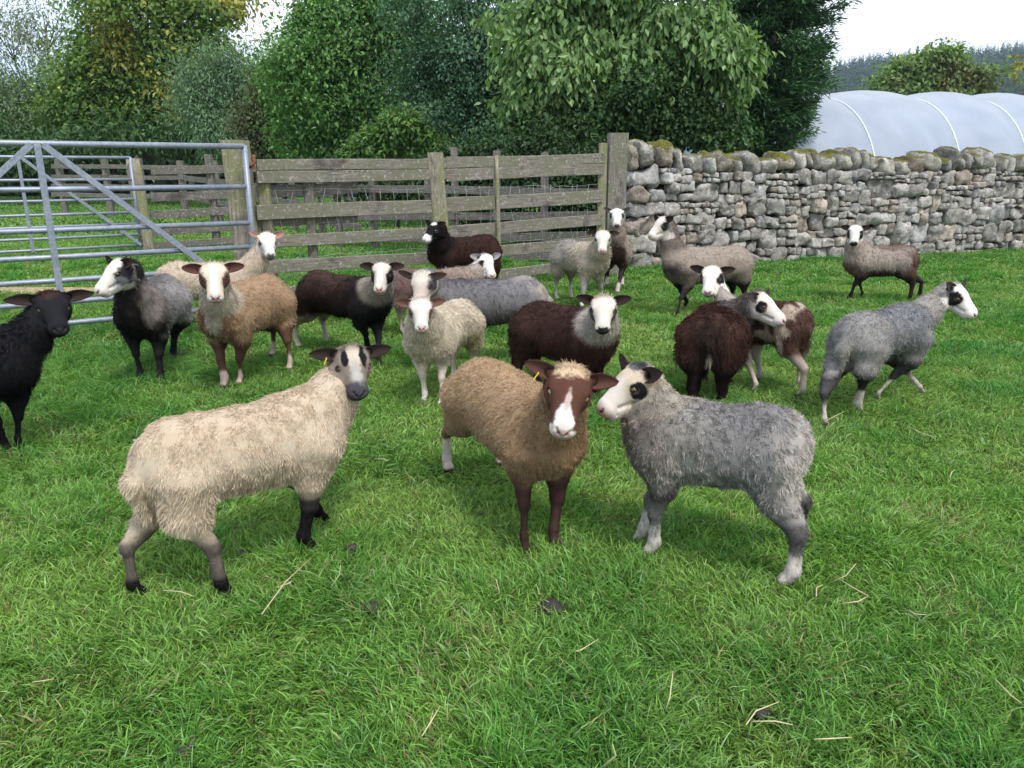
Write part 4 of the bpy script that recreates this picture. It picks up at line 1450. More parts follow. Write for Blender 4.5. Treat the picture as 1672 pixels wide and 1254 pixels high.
        if 'neckc' in o: put((1 - sstep(0, .05, dneck)) * (P[:, 2] > .3 * s), o['neckc'])
        for (ctr, r, col, *kw) in o.get('body2', []):
            blob(u, ctr, r, col, *(kw or [.3, .25]))
        lg = o['legs']                                   # upper colour, lower colour, [start heights]
        up, lowc = lg[0], lg[1]
        h1, h2 = (lg[2], lg[3]) if len(lg) > 2 else (.25, .12)
        z = u[:, 2] + n_ * .015
        put(1 - sstep(h1 - .03, h1 + .02, z), up)
        put(1 - sstep(h2 - .012, h2 + .012, z), lowc)
        if 'frontlegs' in o:
            a_, b_, g1, g2 = o['frontlegs']
            m_ = (u[:, 0] > 0)
            put((1 - sstep(g1 - .03, g1 + .02, z)) * m_, a_)
            put((1 - sstep(g2 - .012, g2 + .012, z)) * m_, b_)
        put((1 - sstep(.018, .024, u[:, 2])), o.get('hoof', (.06, .05, .045)))
        # head
        hm = 1 - sstep(-.004, .010, head_sdf(q.astype(np.float32), 0, False) ) if len(P) else 0
        hm = np.where(reg >= 1, np.maximum(hm, 1 - sstep(-.115, -.085, -(-q[:, 0]) * -1 if False else -q[:, 0] * -1 * -1) * 0), hm)
        cut = -.070 + .045 * sstep(.01, -.05, q[:, 2])
        face = np.where(reg == 1, sstep(cut - .030, cut + .018, q[:, 0] + n_ * .02), np.where(reg == 2, 1, hm * sstep(-.08, -.05, q[:, 0])))
        face = face * np.where(reg == 2, 1, sstep(-.102, -.078, q[:, 2] + n_ * .006))
        put(face, o['face'])
        keep = c.copy()
        for (ctr, r, col, *kw) in o.get('marks', []):
            sym = len(kw) > 2 and kw[2]
            blob(q, ctr, r, col, kw[0] if kw else .2, kw[1] if len(kw) > 1 else .16, sym)
        c = keep * (1 - face[:, None]) + c * face[:, None]
        put((reg == 2) * (1 - inn), o.get('earc', o['face']))
        put((reg == 2) * inn, o.get('earin', tuple(np.array(o.get('earc', o['face'])) * .8 + np.array([.03, .015, .012]))))
        for sg in (1, -1):
            put((reg == 1) * (1 - sstep(.8, 1.15, np.linalg.norm((q - [-.054, sg * .052, .031]) / [.020, .018, .018], axis=1))), o.get('earc', o['face']))
        # lips and nostrils
        nl = o.get('nose', PINK)
        hr_ = (reg == 1)
        put(hr_ * (1 - sstep(.8, 1.1, np.linalg.norm((q - [.158, 0, -.020]) / [.018, .024, .019], axis=1) + n_ * .1)), nl)
        put(hr_ * (1 - sstep(.7, 1.3, np.linalg.norm((q - [.150, 0, -.041]) / [.03, .034, .0035], axis=1))), tuple(np.array(nl) * .45))
        for sg in (1, -1):
            put(hr_ * (1 - sstep(.6, 1.2, np.linalg.norm((q - [.160, sg * .011, -.014]) / [.010, .006, .007], axis=1))), (.03, .018, .016))
            put(hr_ * (1 - sstep(.85, 1.15, np.linalg.norm((q - [.017, sg * .048, .011]) / [.0170, .014, .0125], axis=1))), tuple(np.array(o.get('lid', (.05, .04, .035)))))
        return c, face, q, u
    col, face, q, u = colour(V, reg, inn)
    t = thing("sheep", o['label'], "sheep", tuple(C0), "mixed flock of sheep in the field")
    t.rotation_euler = (0, 0, hd)
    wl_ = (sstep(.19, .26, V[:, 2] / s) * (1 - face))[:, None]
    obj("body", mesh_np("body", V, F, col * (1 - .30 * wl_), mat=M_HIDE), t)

    # fleece: fine locks growing out of the skin
    fuzz = o.get('fuzz', (38000, .028, .0022)) if near == 0 else (o.get('fuzz') or ((17000, .026, .0036), (9500, .026, .0060))[near - 1])
    nF, LF, WF = fuzz
    area = .5 * np.linalg.norm(np.cross(V[F[:, 2]] - V[F[:, 0]], V[F[:, 3]] - V[F[:, 1]]), axis=1)
    fc = V[F].mean(1)
    freg = reg[F[:, 0]]; fface = face[F].mean(1)
    zz = fc[:, 2] / s
    lw = sstep(.205, .275, zz) * (1 - fface)
    wgt = area * np.where(freg == 2, 4.0, 1 + 4.0 * (lw < .3))
    pick = rng.choice(len(F), nF, p=wgt / wgt.sum())
    a, b = rng.random((2, nF, 1))
    q4 = V[F[pick]]; n4 = N[F[pick]]
    P0 = (q4[:, 0] * (1 - a) + q4[:, 1] * a) * (1 - b) + (q4[:, 3] * (1 - a) + q4[:, 2] * a) * b
    Nn = unit((n4[:, 0] * (1 - a) + n4[:, 1] * a) * (1 - b) + (n4[:, 3] * (1 - a) + n4[:, 2] * a) * b)
    c0, f0, qh, uu = colour(P0, reg[F[pick][:, 0]], inn[F[pick]].mean(1))
    lwp = lw[pick]; fp = freg[pick]
    # lie of the coat: down and back on the body, towards the poll on the face, down the legs
    lie = np.tile(np.array([-.45, 0, -.75]), (nF, 1))
    onf = (f0 > .5)
    lie[onf] = -(RH @ np.array([1, 0, 0])) + (q4[onf].mean(1) * 0)
    lie = unit(lie - Nn * np.sum(lie * Nn, 1)[:, None])
    curl = o.get('curl', .55)
    cs = o.get('cells', 48)
    cn = vnoise3(P0, cs, name_i + 5); cn2 = vnoise3(P0, cs * .35, name_i + 9)
    stand = np.where(lwp > .5, o.get('stand', .75), .25)[:, None]
    D0 = unit(Nn * stand + lie * (1 - stand * .55) + (cn * curl + cn2 * curl * .6) * lwp[:, None] + rng.normal(size=P0.shape) * .16)
    D1 = unit(D0 * .8 + lie * .5 + np.array([0, 0, -.45]) * lwp[:, None] + vnoise3(P0, cs * 1.3, name_i + 15) * curl * 1.2 * lwp[:, None])
    dn = np.sum(D0 * Nn, 1)[:, None]
    D0 = unit(D0 + Nn * np.maximum(0, .15 - dn))
    L = LF * (.35 + .65 * lwp) * (.6 + .6 * rng.random(nF)) * s ** .5
    if 'shag' in o:                                     # longer skirts of wool
        (sx, sy, sz_), (rx_, ry_, rz_), mul = o['shag']
        L = L * (1 + mul * np.clip(1 - np.linalg.norm((uu - [sx, sy, sz_]) / [rx_, ry_, rz_], axis=1), 0, 1))
    L = np.where(lwp < .3, .012 * s * (.6 + .6 * rng.random(nF)) * (1 + 1.3 * hairy * (zz[pick] > .08)), L)
    L = np.where(onf | (fp == 2), .0065 * hs * (.5 + .8 * rng.random(nF)), L)
    L = L + (f0 > .3) * (fp == 1) * .014 * hs * sstep(.0, -.05, qh[:, 0] + .3 * np.maximum(0, qh[:, 2])) * (o.get('ruff', 1))
    L = np.where((f0 > .5) & (qh[:, 0] > .10), L * .4, L)
    W = np.where(onf | (fp == 2) | (lwp < .3), WF * .6, WF) * (.6 + .8 * rng.random(nF))
    # keep the eyes free
    ed = np.minimum(np.linalg.norm(qh - [.017, .048, .011], axis=1), np.linalg.norm(qh - [.017, -.048, .011], axis=1))
    ok = ed > .0165
    S = np.cross(D0, Nn) + rng.normal(size=P0.shape) * .30
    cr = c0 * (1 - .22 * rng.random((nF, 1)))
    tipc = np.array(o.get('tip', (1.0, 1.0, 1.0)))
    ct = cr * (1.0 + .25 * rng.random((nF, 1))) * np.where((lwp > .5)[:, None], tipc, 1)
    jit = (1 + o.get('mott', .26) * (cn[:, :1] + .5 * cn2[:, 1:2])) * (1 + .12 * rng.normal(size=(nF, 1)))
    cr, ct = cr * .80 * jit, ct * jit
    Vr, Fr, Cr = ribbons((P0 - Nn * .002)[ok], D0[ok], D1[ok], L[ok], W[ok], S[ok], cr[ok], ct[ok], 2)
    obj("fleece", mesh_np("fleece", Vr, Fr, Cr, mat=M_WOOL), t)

    # eyes
    for sg in (1, -1):
        n_, m_ = 14, 20
        th = np.linspace(0, math.pi, n_ + 1); ph = np.arange(m_) / m_ * 2 * math.pi
        E = np.array([[math.sin(a_) * math.cos(b_), math.cos(a_), math.sin(a_) * math.sin(b_)] for a_ in th for b_ in ph])   # pole on y
        E[:, 1] *= 1
        er = .0152 * hs
        Fq = np.array([[i * m_ + j, i * m_ + (j + 1) % m_, (i + 1) * m_ + (j + 1) % m_, (i + 1) * m_ + j] for i in range(n_) for j in range(m_)])
        an = np.arccos(np.clip(E[:, 1] * sg, -1, 1))
        ce = np.tile(np.array([.015, .01, .008]), (len(E), 1))
        ce[an < .80] = tuple(np.array(o.get('iris', (.30, .17, .06))) * (.42 if near == 0 else .18))
        pup = (np.abs(E[:, 0]) < .42) & (np.abs(E[:, 2]) < .19) & (an < .8)
        ce[pup] = (.004, .004, .004)
        loc = hpt(.016, sg * .0375, .0105)
        look = RH @ rotz(sg * math.radians(-34)).astype(float)
        Vv = (E * er) @ look.T + loc
        obj("eye", mesh_np("eye", Vv, Fq, ce, mat=M_EYE), t)
    if 'tagear' in o:
        sg = o['tagear']
        b_ = hpt(-.036, sg * .080, .030)
        dy = RH @ np.array([.25, sg * .35, -.9])
        me = box_mesh("ear_tag", .028 * hs, .009 * hs, .0025, M_TAG)
        og = obj("ear_tag", me, None, M=along(b_, b_ + dy, tuple(RH @ np.array([1, 0, 0]))))
        og.parent = t
    # report the box of the animal in photograph pixels
    if o.get('dbg', 1):
        Wp = V @ Rz.T + C0
        pp = proj(Wp)
        b = pp[:n1]; h_ = pp[n1:]
        print("   box x %4.0f-%4.0f y %4.0f-%4.0f | head x %4.0f-%4.0f y %4.0f-%4.0f" % (b[:, 0].min(), b[:, 0].max(), b[:, 1].min(), b[:, 1].max(), h_[:, 0].min(), h_[:, 0].max(), h_[:, 1].min(), h_[:, 1].max()))
    return t

# face marks: (centre, radii, colour, softness, noise, mirrored)
def blaze(w=.026, col=WHITE, x0=.02): return [((x0 + .05, 0, .04), (.14, w * .66, .09), col, .15, .12)]
def patches(col=BLACK, w=(.034, .024, .036), c=(0, .046, .010)): return [(c, (w[0] * 1.12, w[1] * 1.25, w[2] * 1.1), col, .19, .17, True)]
HAZE = .00032
def place(F=None, R=None, hd=None, s=1.0, top=None, span=None):
    """body centre, heading, size and length factor from ground pixels under shoulders and hips"""
    f = G(*F)
    if R is not None:
        r = G(*R)
        v = (f - r)[:2]
        h = math.atan2(v[1], v[0])
        L = float(np.linalg.norm(v))
        lf = L / (.46 * s)
    else:
        h = math.radians(hd)
        lf = span or 1.0
    d = np.array([math.cos(h), math.sin(h), 0])
    c = f - d * .19 * lf * s
    return dict(c=c[:2], hd=h, lf=lf, s=s)

def flock():
    B, W = BLACK, WHITE
    eyeb = patches
    L = []
    def add(label, pl, **k):
        k.update(pl); k['label'] = label; k['i'] = len(L)
        L.append(k)
    # 0 big cream ewe, front left
    add("big cream long-woolled sheep, back towards the camera and looking round, black stripes above its eyes",
        place(F=(503, 884), R=(297, 968), s=1.0), near=0, mott=.10, col=(0.68, 0.56, 0.42), face=(0.19, 0.155, 0.125), legs=[(0.15, 0.125, 0.105), (0.014, 0.013, 0.014), .225, .085],
        frontlegs=((0.05, 0.043, 0.04), (0.012, 0.011, 0.012), .205, .15), hoof=(0.01, 0.01, 0.01),
        feet=dict(rl=(225, 976), rr=(368, 975), fl=(523, 852), fr=(498, 897)), head=(577, 600), hy=8, hp=27, hs=.94, neckr=1.0, hdep=.02,
        marks=[((-.02, 0, .05), (.10, .022, .07), (.46, .385, .30), .3, .3), ((.0, .056, -.035), (.055, .024, .034), (.33, .225, .15), .4, .3, True), ((-.004, .029, .034), (.046, .0115, .05), B, .15, .2, True), ((-.080, 0, .045), (.026, .035, .03), B, .3, .6),
               ((.075, 0, .02), (.055, .016, .04), (.34, .32, .29), .4, .4), ((.135, 0, -.02), (.046, .043, .04), (.055, .052, .058), .25, .2)],
        earc=(0.018, 0.015, 0.015), earin=(0.035, 0.025, 0.022), nose=(0.055, 0.055, 0.062), lid=(0.03, 0.02, 0.02), iris=(0.4, 0.24, 0.09), tagear=-1,
        fuzz=(150000, .0165, .0020), stand=.6, wl=.009, curl=.7, cells=36, shag=((-.18, 0, .28), (0.45, 0.4, 0.17), .8), tip=(1.08, 1.08, 1.08), ear=dict(length=.105, droop=.12),
        body=[((-.05, 0, .56), (0.35, 0.2, 0.1), (0.62, 0.49, 0.35), .5, .5)])
    # 1 tan sheep, front centre
    add("tan short-curled sheep facing the camera, brown face, white muzzle, yellow tag in its brown ear",
        place(F=(884, 880), R=(784, 787), s=1.0), near=0, col=(.47, .322, .19), face=FACEBR, legs=[(0.13, 0.075, 0.05), (0.55, 0.47, 0.4), .20, .165],
        frontlegs=((0.055, 0.03, 0.024), (0.05, 0.028, 0.022), .24, .1), hoof=(0.03, 0.02, 0.018), fat=1.06,
        dep=1.16, feet=dict(fr=(857, 902), fl=(903, 890), rr=(731, 768), rl=(815, 758)), head=(927, 644), hy=-4, hp=27, hr=-13, hs=1.05, neckr=1.0,
        marks=[((-.07, 0, .045), (0.052, 0.042, 0.05), (0.52, 0.39, 0.25), .3, .3), ((.125, 0, .0), (0.056, 0.023, 0.05), W, .15, .2), ((.15, 0, -.03), (0.035, 0.04, 0.028), W, .2, .15),
               ((.05, 0, .02), (0.045, 0.006, 0.03), (0.45, 0.35, 0.3), .4, .5), ((-.02, .06, -.05), (0.05, 0.03, 0.04), (0.25, 0.16, 0.09), .4, .3, True)],
        earc=(0.075, 0.034, 0.026), earin=(0.1, 0.045, 0.035), nose=(0.42, 0.28, 0.26), lid=(0.05, 0.025, 0.02), iris=(0.5, 0.38, 0.2), tagear=-1,
        body=[((.30, 0, .42), (0.16, 0.2, 0.2), (0.36, 0.23, 0.13), .5, .3), ((.1, 0, .22), (0.4, 0.3, 0.07), (0.22, 0.13, 0.075), .6, .3)],
        fuzz=(110000, .0175, .0020), wl=.008, curl=.95, cells=85, stand=.9, ear=dict(length=.090, up=.12, droop=.1))
    # 2 grey curly lamb, front right
    add("grey curly sheep in side view, its nose by the tan one's ear, black eye patch",
        place(F=(1078, 897), R=(1258, 925), s=.99), near=0, tail=0, mott=.6, col=(0.235, 0.222, 0.212), face=(.50, .405, .30), legs=[(0.115, 0.105, 0.1), (0.533, 0.482, 0.43), .235, .118],
        frontlegs=((0.2, 0.185, 0.17), (0.533, 0.49, 0.43), .22, .12), hoof=(0.2, 0.15, 0.12),
        feet=dict(fl=(1065, 906), fr=(1046, 886), rl=(1288, 955), rr=(1304, 892)), head=(1030, 632), hy=-58, hp=24, hs=1.0, neckr=.95, hdep=-.03,
        marks=[((.10, 0, 0), (0.09, 0.05, 0.07), (0.602, 0.533, 0.473), .4, .2), ((0.008, 0.05, 0.004), (0.036, 0.024, 0.03), B, .12, .14, True), ((-.06, 0, .055), (0.03, 0.03, 0.02), (0.12, 0.12, 0.12), .4, .7), ((.03, .05, -.035), (0.018, 0.02, 0.018), (0.2, 0.19, 0.18), .4, .3, True),
               ((.15, 0, -.03), (0.03, 0.04, 0.028), (0.585, 0.396, 0.361), .4, .15)],
        earc=(0.02, 0.018, 0.02), earin=(0.05, 0.03, 0.03), nose=(0.533, 0.31, 0.292), iris=(0.28, 0.15, 0.06),
        body=[((0.2, 0.1, 0.42), (0.17, 0.3, 0.22), (0.34, 0.315, 0.285), .5, .4), ((-.37, 0, .38), (0.1, 0.3, 0.25), (0.46, 0.42, 0.38), .5, .4), ((.30, 0, .45), (0.1, 0.2, 0.2), (0.36, 0.33, 0.29), .5, .3), ((.20, 0, .23), (0.2, 0.2, 0.06), (0.06, 0.05, 0.05), .4, .3)],
        neckc=(0.42, 0.37, 0.3), body2=[((.27, 0, .42), (0.13, 0.25, 0.16), (0.22, 0.19, 0.165), .5, .3)],
        fuzz=(130000, .018, .0020), wl=.010, curl=.95, cells=62, tip=(1.35, 1.33, 1.3), ear=dict(length=.088, up=.25, back=.3, droop=-.1))
    # 3 black sheep, far left
    add("all black sheep cut off by the left edge of the photo, facing the camera",
        place(F=(22, 740), hd=-22, s=1.03, span=1.15), near=1, col=(0.013, 0.0125, 0.0145), face=(0.012, 0.0115, 0.0135), legs=[(0.01, 0.009, 0.01), (0.01, 0.009, 0.01)],
        feet=dict(fl=(33, 735), fr=(12, 738)), head=(87, 506), hy=6, hp=27, hs=1.08, neckr=1.0, hoof=(0.01, 0.01, 0.01),
        marks=[((-.06, 0, .05), (0.045, 0.035, 0.03), (0.035, 0.018, 0.014), .4, .4)], nose=(0.03, 0.03, 0.036), iris=(0.28, 0.2, 0.11), lid=(0.02, 0.015, 0.015),
        fuzz=(50000, .024, .003), ear=dict(length=.115, up=.05, droop=.1))
    # 4 grey/black ewe with white forehead looking left
    add("grey-backed sheep with black chest and legs looking left, white forehead and muzzle, black cheek",
        place(F=(246, 622), R=(283, 590), s=1.10), near=1, col=(0.36, 0.335, 0.315), face=(0.619, 0.568, 0.499), legs=[(0.018, 0.016, 0.017), (0.016, 0.014, 0.016), .27, .12],
        feet=dict(fr=(231, 622), fl=(263, 622), rl=(284, 586)), head=(190, 447), hy=-62, hp=30, hs=1.12, neckr=1.0, fat=1.0, dep=1.08, hoof=(0.01, 0.01, 0.01),
        body=[((.33, 0, .36), (0.27, 0.2, 0.3), (0.012, 0.010, 0.010), .35, .3), ((.26, 0, .62), (0.2, 0.05, 0.2), (0.12, 0.09, 0.08), .5, .3), ((-.05, 0, .60), (0.3, 0.1, 0.08), (0.14, 0.13, 0.13), .5, .4)],
        neckc=(0.03, 0.025, 0.024), body2=[((0.3, 0.1, 0.5), (0.12, 0.05, 0.14), (0.33, 0.28, 0.25), .5, .4)],
        marks=[((-.02, .055, -.01), (0.065, 0.045, 0.055), (0.022, 0.02, 0.024), .2, .2, True), ((.03, .055, -.03), (0.04, 0.03, 0.03), (0.2, 0.2, 0.21), .5, .3, True)], earc=B, nose=(0.6, 0.42, 0.4), iris=(0.3, 0.25, 0.15),
        ear=dict(length=.09, up=.3, droop=0))
    # 5 tan/brown ewe with white blaze
    add("brown-tan sheep facing the camera, white blaze between brown eye patches, white bib on its chest",
        place(F=(381, 631), R=(452, 597), s=1.12), near=1, col=(0.41, 0.27, 0.16), face=(0.56, 0.47, 0.37), legs=[(0.10, 0.052, 0.036), (0.42, 0.33, 0.27), .27, .10],
        feet=dict(fr=(368, 633), fl=(393, 629), rl=(474, 605), rr=(446, 582)), head=(350, 456), hy=-2, hp=30, hs=1.08, neckr=.95, fat=1.02, dep=1.08,
        body=[((.33, 0, .40), (0.15, 0.13, 0.22), (0.22, 0.125, 0.075), .4, .5), ((.37, 0, .33), (0.1, 0.055, 0.17), (0.55, 0.46, 0.36), .3, .6)],
        neckc=(0.52, 0.44, 0.33), marks=patches((0.1, 0.045, 0.035), (0.052, 0.024, 0.034), (.018, .046, -.002)) + blaze(.022, (0.6, 0.565, 0.53)) + [((.15, 0, -.03), (0.035, 0.04, 0.028), (0.636, 0.585, 0.542), .3, .2)],
        earc=(0.085, 0.036, 0.03), nose=(0.38, 0.24, 0.24), ear=dict(length=.098, up=.12, droop=.12), fuzz=(24000, .024, .0033))
    # 6 dark brown sheep with black and white face
    add("dark brown-black sheep with pale hind legs, white blaze and large black eye patches",
        place(F=(607, 588), R=(520, 569), s=1.03), near=1, col=DKBR, face=(0.5, 0.44, 0.36), legs=[(0.38, 0.32, 0.26), (0.42, 0.36, 0.3), .2, .1], frontlegs=((0.018, 0.016, 0.017), (0.018, 0.016, 0.017), .26, .1),
        feet=dict(fl=(619, 598), fr=(603, 575), rl=(534, 560), rr=(486, 568)), head=(623, 450), hy=-10, hp=27, hs=1.06, neckr=.85,
        body=[((.32, 0, .33), (0.26, 0.25, 0.25), (0.016, 0.014, 0.016), .4, .3), ((-.1, 0, .55), (0.2, 0.2, 0.1), (0.06, 0.034, 0.025), .5, .5), ((-.22, 0, .22), (0.2, 0.3, 0.05), (0.3, 0.25, 0.2), .3, .4)],
        neckc=(0.34, 0.29, 0.23), marks=patches(B, (0.048, 0.026, 0.04), (.006, .046, -.004)) + blaze(.024, W) + [((-.07, 0, .04), (0.03, 0.05, 0.04), W, .3, .2), ((.14, 0, -.03), (0.045, 0.045, 0.032), (0.671, 0.568, 0.516), .3, .2)],
        earc=B, nose=(0.568, 0.327, 0.31), ear=dict(length=.10, up=.28, droop=.2),
        backlegs=1)
    # 7 large grey ewe, body behind the lamb
    add("large long-bodied grey sheep with lowered head, pale patches on its rump, behind the cream lamb",
        place(F=(722, 596), R=(866, 590), s=1.06), near=1, col=(0.2, 0.19, 0.19), face=(0.602, 0.533, 0.447), legs=[(0.05, 0.045, 0.045), (0.05, 0.045, 0.04)],
        head=(690, 466), hy=-28, hp=52, hs=1.1, fat=1.05, dep=1.1,
        body=[((-.37, 0, .44), (0.09, 0.3, 0.25), (0.4, 0.35, 0.3), .5, .6), ((-.24, .0, .58), (0.12, 0.12, 0.05), (0.38, 0.33, 0.31), .5, .8), ((.1, 0, .60), (0.3, 0.2, 0.06), (0.07, 0.068, 0.075), .6, .4), ((0, 0, .26), (0.5, 0.3, 0.08), (0.1, 0.09, 0.09), .6, .3), ((.32, 0, .48), (0.12, 0.3, 0.2), (0.34, 0.31, 0.29), .5, .3)],
        marks=[((-.01, .052, .0), (0.05, 0.024, 0.04), (0.07, 0.065, 0.07), .3, .2, True), ((.1, 0, 0), (0.08, 0.05, 0.06), (0.585, 0.473, 0.396), .4, .2)], earc=(0.1, 0.065, 0.055), ear=dict(length=.105, up=.35), stand=.4)
    # 8 taupe curly sheep behind
    add("grey-brown curly sheep behind the large grey one, only its back and white-blazed head showing",
        place(F=(752, 541), R=(655, 545), s=.93), near=1, col=(0.31, 0.235, 0.19), face=(0.602, 0.568, 0.516), legs=[(0.3, 0.24, 0.2), (0.4, 0.33, 0.28)],
        head=(795, 432), hy=22, hp=27, hs=1.05, body=[((-.2, 0, .45), (0.25, 0.3, 0.15), (0.17, 0.105, 0.09), .5, .4)], neckc=(0.38, 0.32, 0.26),
        marks=patches(B, (0.036, 0.024, 0.034), (0.008, 0.046, 0.004)) + blaze(.026, (0.6, 0.565, 0.53)) + [((.06, .05, -.02), (0.03, 0.03, 0.02), (0.3, 0.3, 0.3), .5, .6, True)], earc=B, earin=(0.3, 0.28, 0.27),
        ear=dict(length=.092, up=.3, droop=.05), curl=.9, cells=60)
    # 9 chocolate sheep at the fence
    add("dark chocolate-brown sheep against the board fence looking left, black face with white forehead and muzzle",
        place(F=(727, 487), R=(800, 480), s=1.13), near=2, col=(0.044, 0.021, 0.016), face=B, legs=[(0.035, 0.018, 0.016), (0.03, 0.016, 0.015)],
        head=(708, 377), hy=-50, hp=28, hs=1.12, neckc=(0.022, 0.015, 0.015), marks=[((-.035, 0, .045), (0.03, 0.03, 0.04), W, .2, .2), ((.135, 0, -.015), (0.055, 0.05, 0.045), (0.688, 0.654, 0.628), .2, .2)], earc=B, nose=(0.6, 0.5, 0.48),
        ear=dict(length=.085, up=.4, droop=0), neckr=1.1, body=[((.3, 0, .4), (0.12, 0.2, 0.25), (0.03, 0.017, 0.015), .4, .3)])
    # 10 cream lamb in the middle
    add("cream lamb in the middle of the flock facing the camera, brown rings round its eyes",
        place(F=(706, 655), R=(757, 622), s=.93), near=0, col=(.64, .55, .42), face=(0.58, 0.53, 0.46), legs=[(0.5, 0.43, 0.35), (0.6, 0.53, 0.46), .22, .10],
        feet=dict(fr=(694, 657), fl=(722, 662)), head=(687, 510), hy=1, hp=27, hs=.95, fat=1.0, marks=patches((0.14, 0.075, 0.055), (0.04, 0.018, 0.026), (0.01, 0.046, 0.0)) + blaze(.022, (0.533, 0.507, 0.473)) + [((-.02, .07, -.05), (0.06, 0.03, 0.05), (0.52, 0.44, 0.34), .4, .2, True)],
        earc=(0.24, 0.14, 0.115), earin=(0.17, 0.08, 0.065), nose=(0.568, 0.344, 0.335), fuzz=(56000, .024, .0026), curl=.6, cells=38, neckr=1.05,
        body=[((-.1, 0, .30), (0.2, 0.3, 0.08), (0.4, 0.35, 0.2), .6, .6)], ear=dict(length=.092, up=.08, droop=.05))
    # 11 brown sheep centre right
    add("shaggy dark brown sheep with pale speckled neck, white face and black muzzle, facing the camera",
        place(F=(962, 655), R=(866, 632), s=.95), near=0, col=(0.062, 0.032, 0.025), face=(0.585, 0.525, 0.447), legs=[(0.035, 0.022, 0.02), (0.035, 0.022, 0.02), .25, .1],
        feet=dict(fl=(975, 650), fr=(955, 665), rr=(845, 640)), head=(985, 508), hy=0, hp=28, hs=1.0, neckc=(0.5, 0.45, 0.38), fuzz=(52000, .028, .0026), curl=.7, cells=40,
        marks=[((0, .048, 0), (0.034, 0.02, 0.026), (0.02, 0.016, 0.016), .3, .3, True), ((.150, 0, -.028), (0.03, 0.034, 0.026), (0.02, 0.02, 0.022), .2, .15), ((.03, .05, -.03), (0.03, 0.02, 0.03), (0.08, 0.07, 0.06), .5, .4, True), ((-.07, 0, .05), (0.03, 0.05, 0.03), (0.4, 0.3, 0.22), .4, .4)],
        earc=B, nose=(0.025, 0.025, 0.028), ear=dict(length=.095, up=.22, droop=.05), wl=.016, shag=((-.05, 0, .22), (0.5, 0.4, 0.15), .8), legwool=.8, neckr=.95, dep=1.18)
    # 12 pale grey-white ewe by the corner post
    add("off-white sheep near the corner post with white face, black ears and a yellow ear tag",
        place(F=(966, 500), R=(921, 489), s=1.08), near=2, col=(.52, .44, .335), face=(0.56, 0.52, 0.43), legs=[(0.33, 0.3, 0.26), (0.52, 0.47, 0.4), .25, .13],
        feet=dict(fr=(949, 507), fl=(983, 496)), head=(984, 392), hy=0, hp=28, hs=1.1, marks=[((0.002, 0.048, 0.004), (0.028, 0.018, 0.018), (0.1, 0.1, 0.1), .4, .3, True), ((.14, 0, -.02), (0.04, 0.04, 0.04), (0.671, 0.568, 0.516), .3, .2)],
        earc=(0.025, 0.022, 0.02), nose=(0.619, 0.344, 0.344), tagear=-1, body=[((-.2, 0, .5), (0.2, 0.3, 0.15), (0.36, 0.33, 0.29), .5, .5)], ear=dict(length=.09, up=.15), shag=((-.3, 0, .3), (0.2, 0.3, 0.2), .8))
    # 13 behind it
    add("slim sheep with dark brown chest standing behind the off-white one at the corner post",
        place(F=(1004, 476), hd=-97, s=1.10, span=.9), near=2, col=(0.34, 0.27, 0.21), face=(0.636, 0.602, 0.55), legs=[(0.035, 0.024, 0.022), (0.5, 0.43, 0.36), .30, .10],
        feet=dict(fl=(1008, 479), fr=(985, 470)), head=(1007, 354), hy=2, hp=28, hs=1.05, neck=.34, body=[((.34, 0, .34), (0.12, 0.12, 0.18), (0.05, 0.032, 0.028), .3, .3)], marks=patches(B, (0.028, 0.02, 0.026)) + [((.14, 0, -.02), (0.04, 0.04, 0.04), (0.602, 0.473, 0.447), .3, .2)],
        earc=(0.6, 0.56, 0.52), earin=(0.06, 0.05, 0.05), nose=(0.12, 0.08, 0.08), ear=dict(length=.088, up=.45, droop=-.1, width=.035))
    # 14 taupe ewe looking left
    add("long taupe-brown sheep in side view before the stone wall looking left, black legs",
        place(F=(1110, 512), R=(1200, 506), s=1.08), near=2, col=(0.38, 0.31, 0.25), face=(0.602, 0.533, 0.456), legs=[(0.022, 0.018, 0.018), (0.02, 0.017, 0.017), .27, .12],
        feet=dict(fl=(1103, 521), fr=(1131, 497)), head=(1079, 370), hy=-56, hp=30, hs=1.14, neckc=(0.17, 0.135, 0.11), marks=patches(B, (0.036, 0.024, 0.03), (0.0, 0.048, 0.004)) + [((.12, 0, 0), (0.07, 0.045, 0.05), (0.636, 0.568, 0.516), .3, .2), ((-.045, .050, -.045), (.045, .03, .045), (.14, .12, .11), .35, .3, True)],
        earc=B, nose=(0.602, 0.473, 0.43), body=[((.30, 0, .32), (0.14, 0.25, 0.13), (0.055, 0.043, 0.04), .4, .3), ((-.05, 0, .30), (0.5, 0.3, 0.06), (0.22, 0.17, 0.14), .6, .3)], ear=dict(length=.09, up=.3, droop=0), fuzz=(16000, .020, .0042), wl=.022, fat=1.08, dep=1.06, lt=1.25)
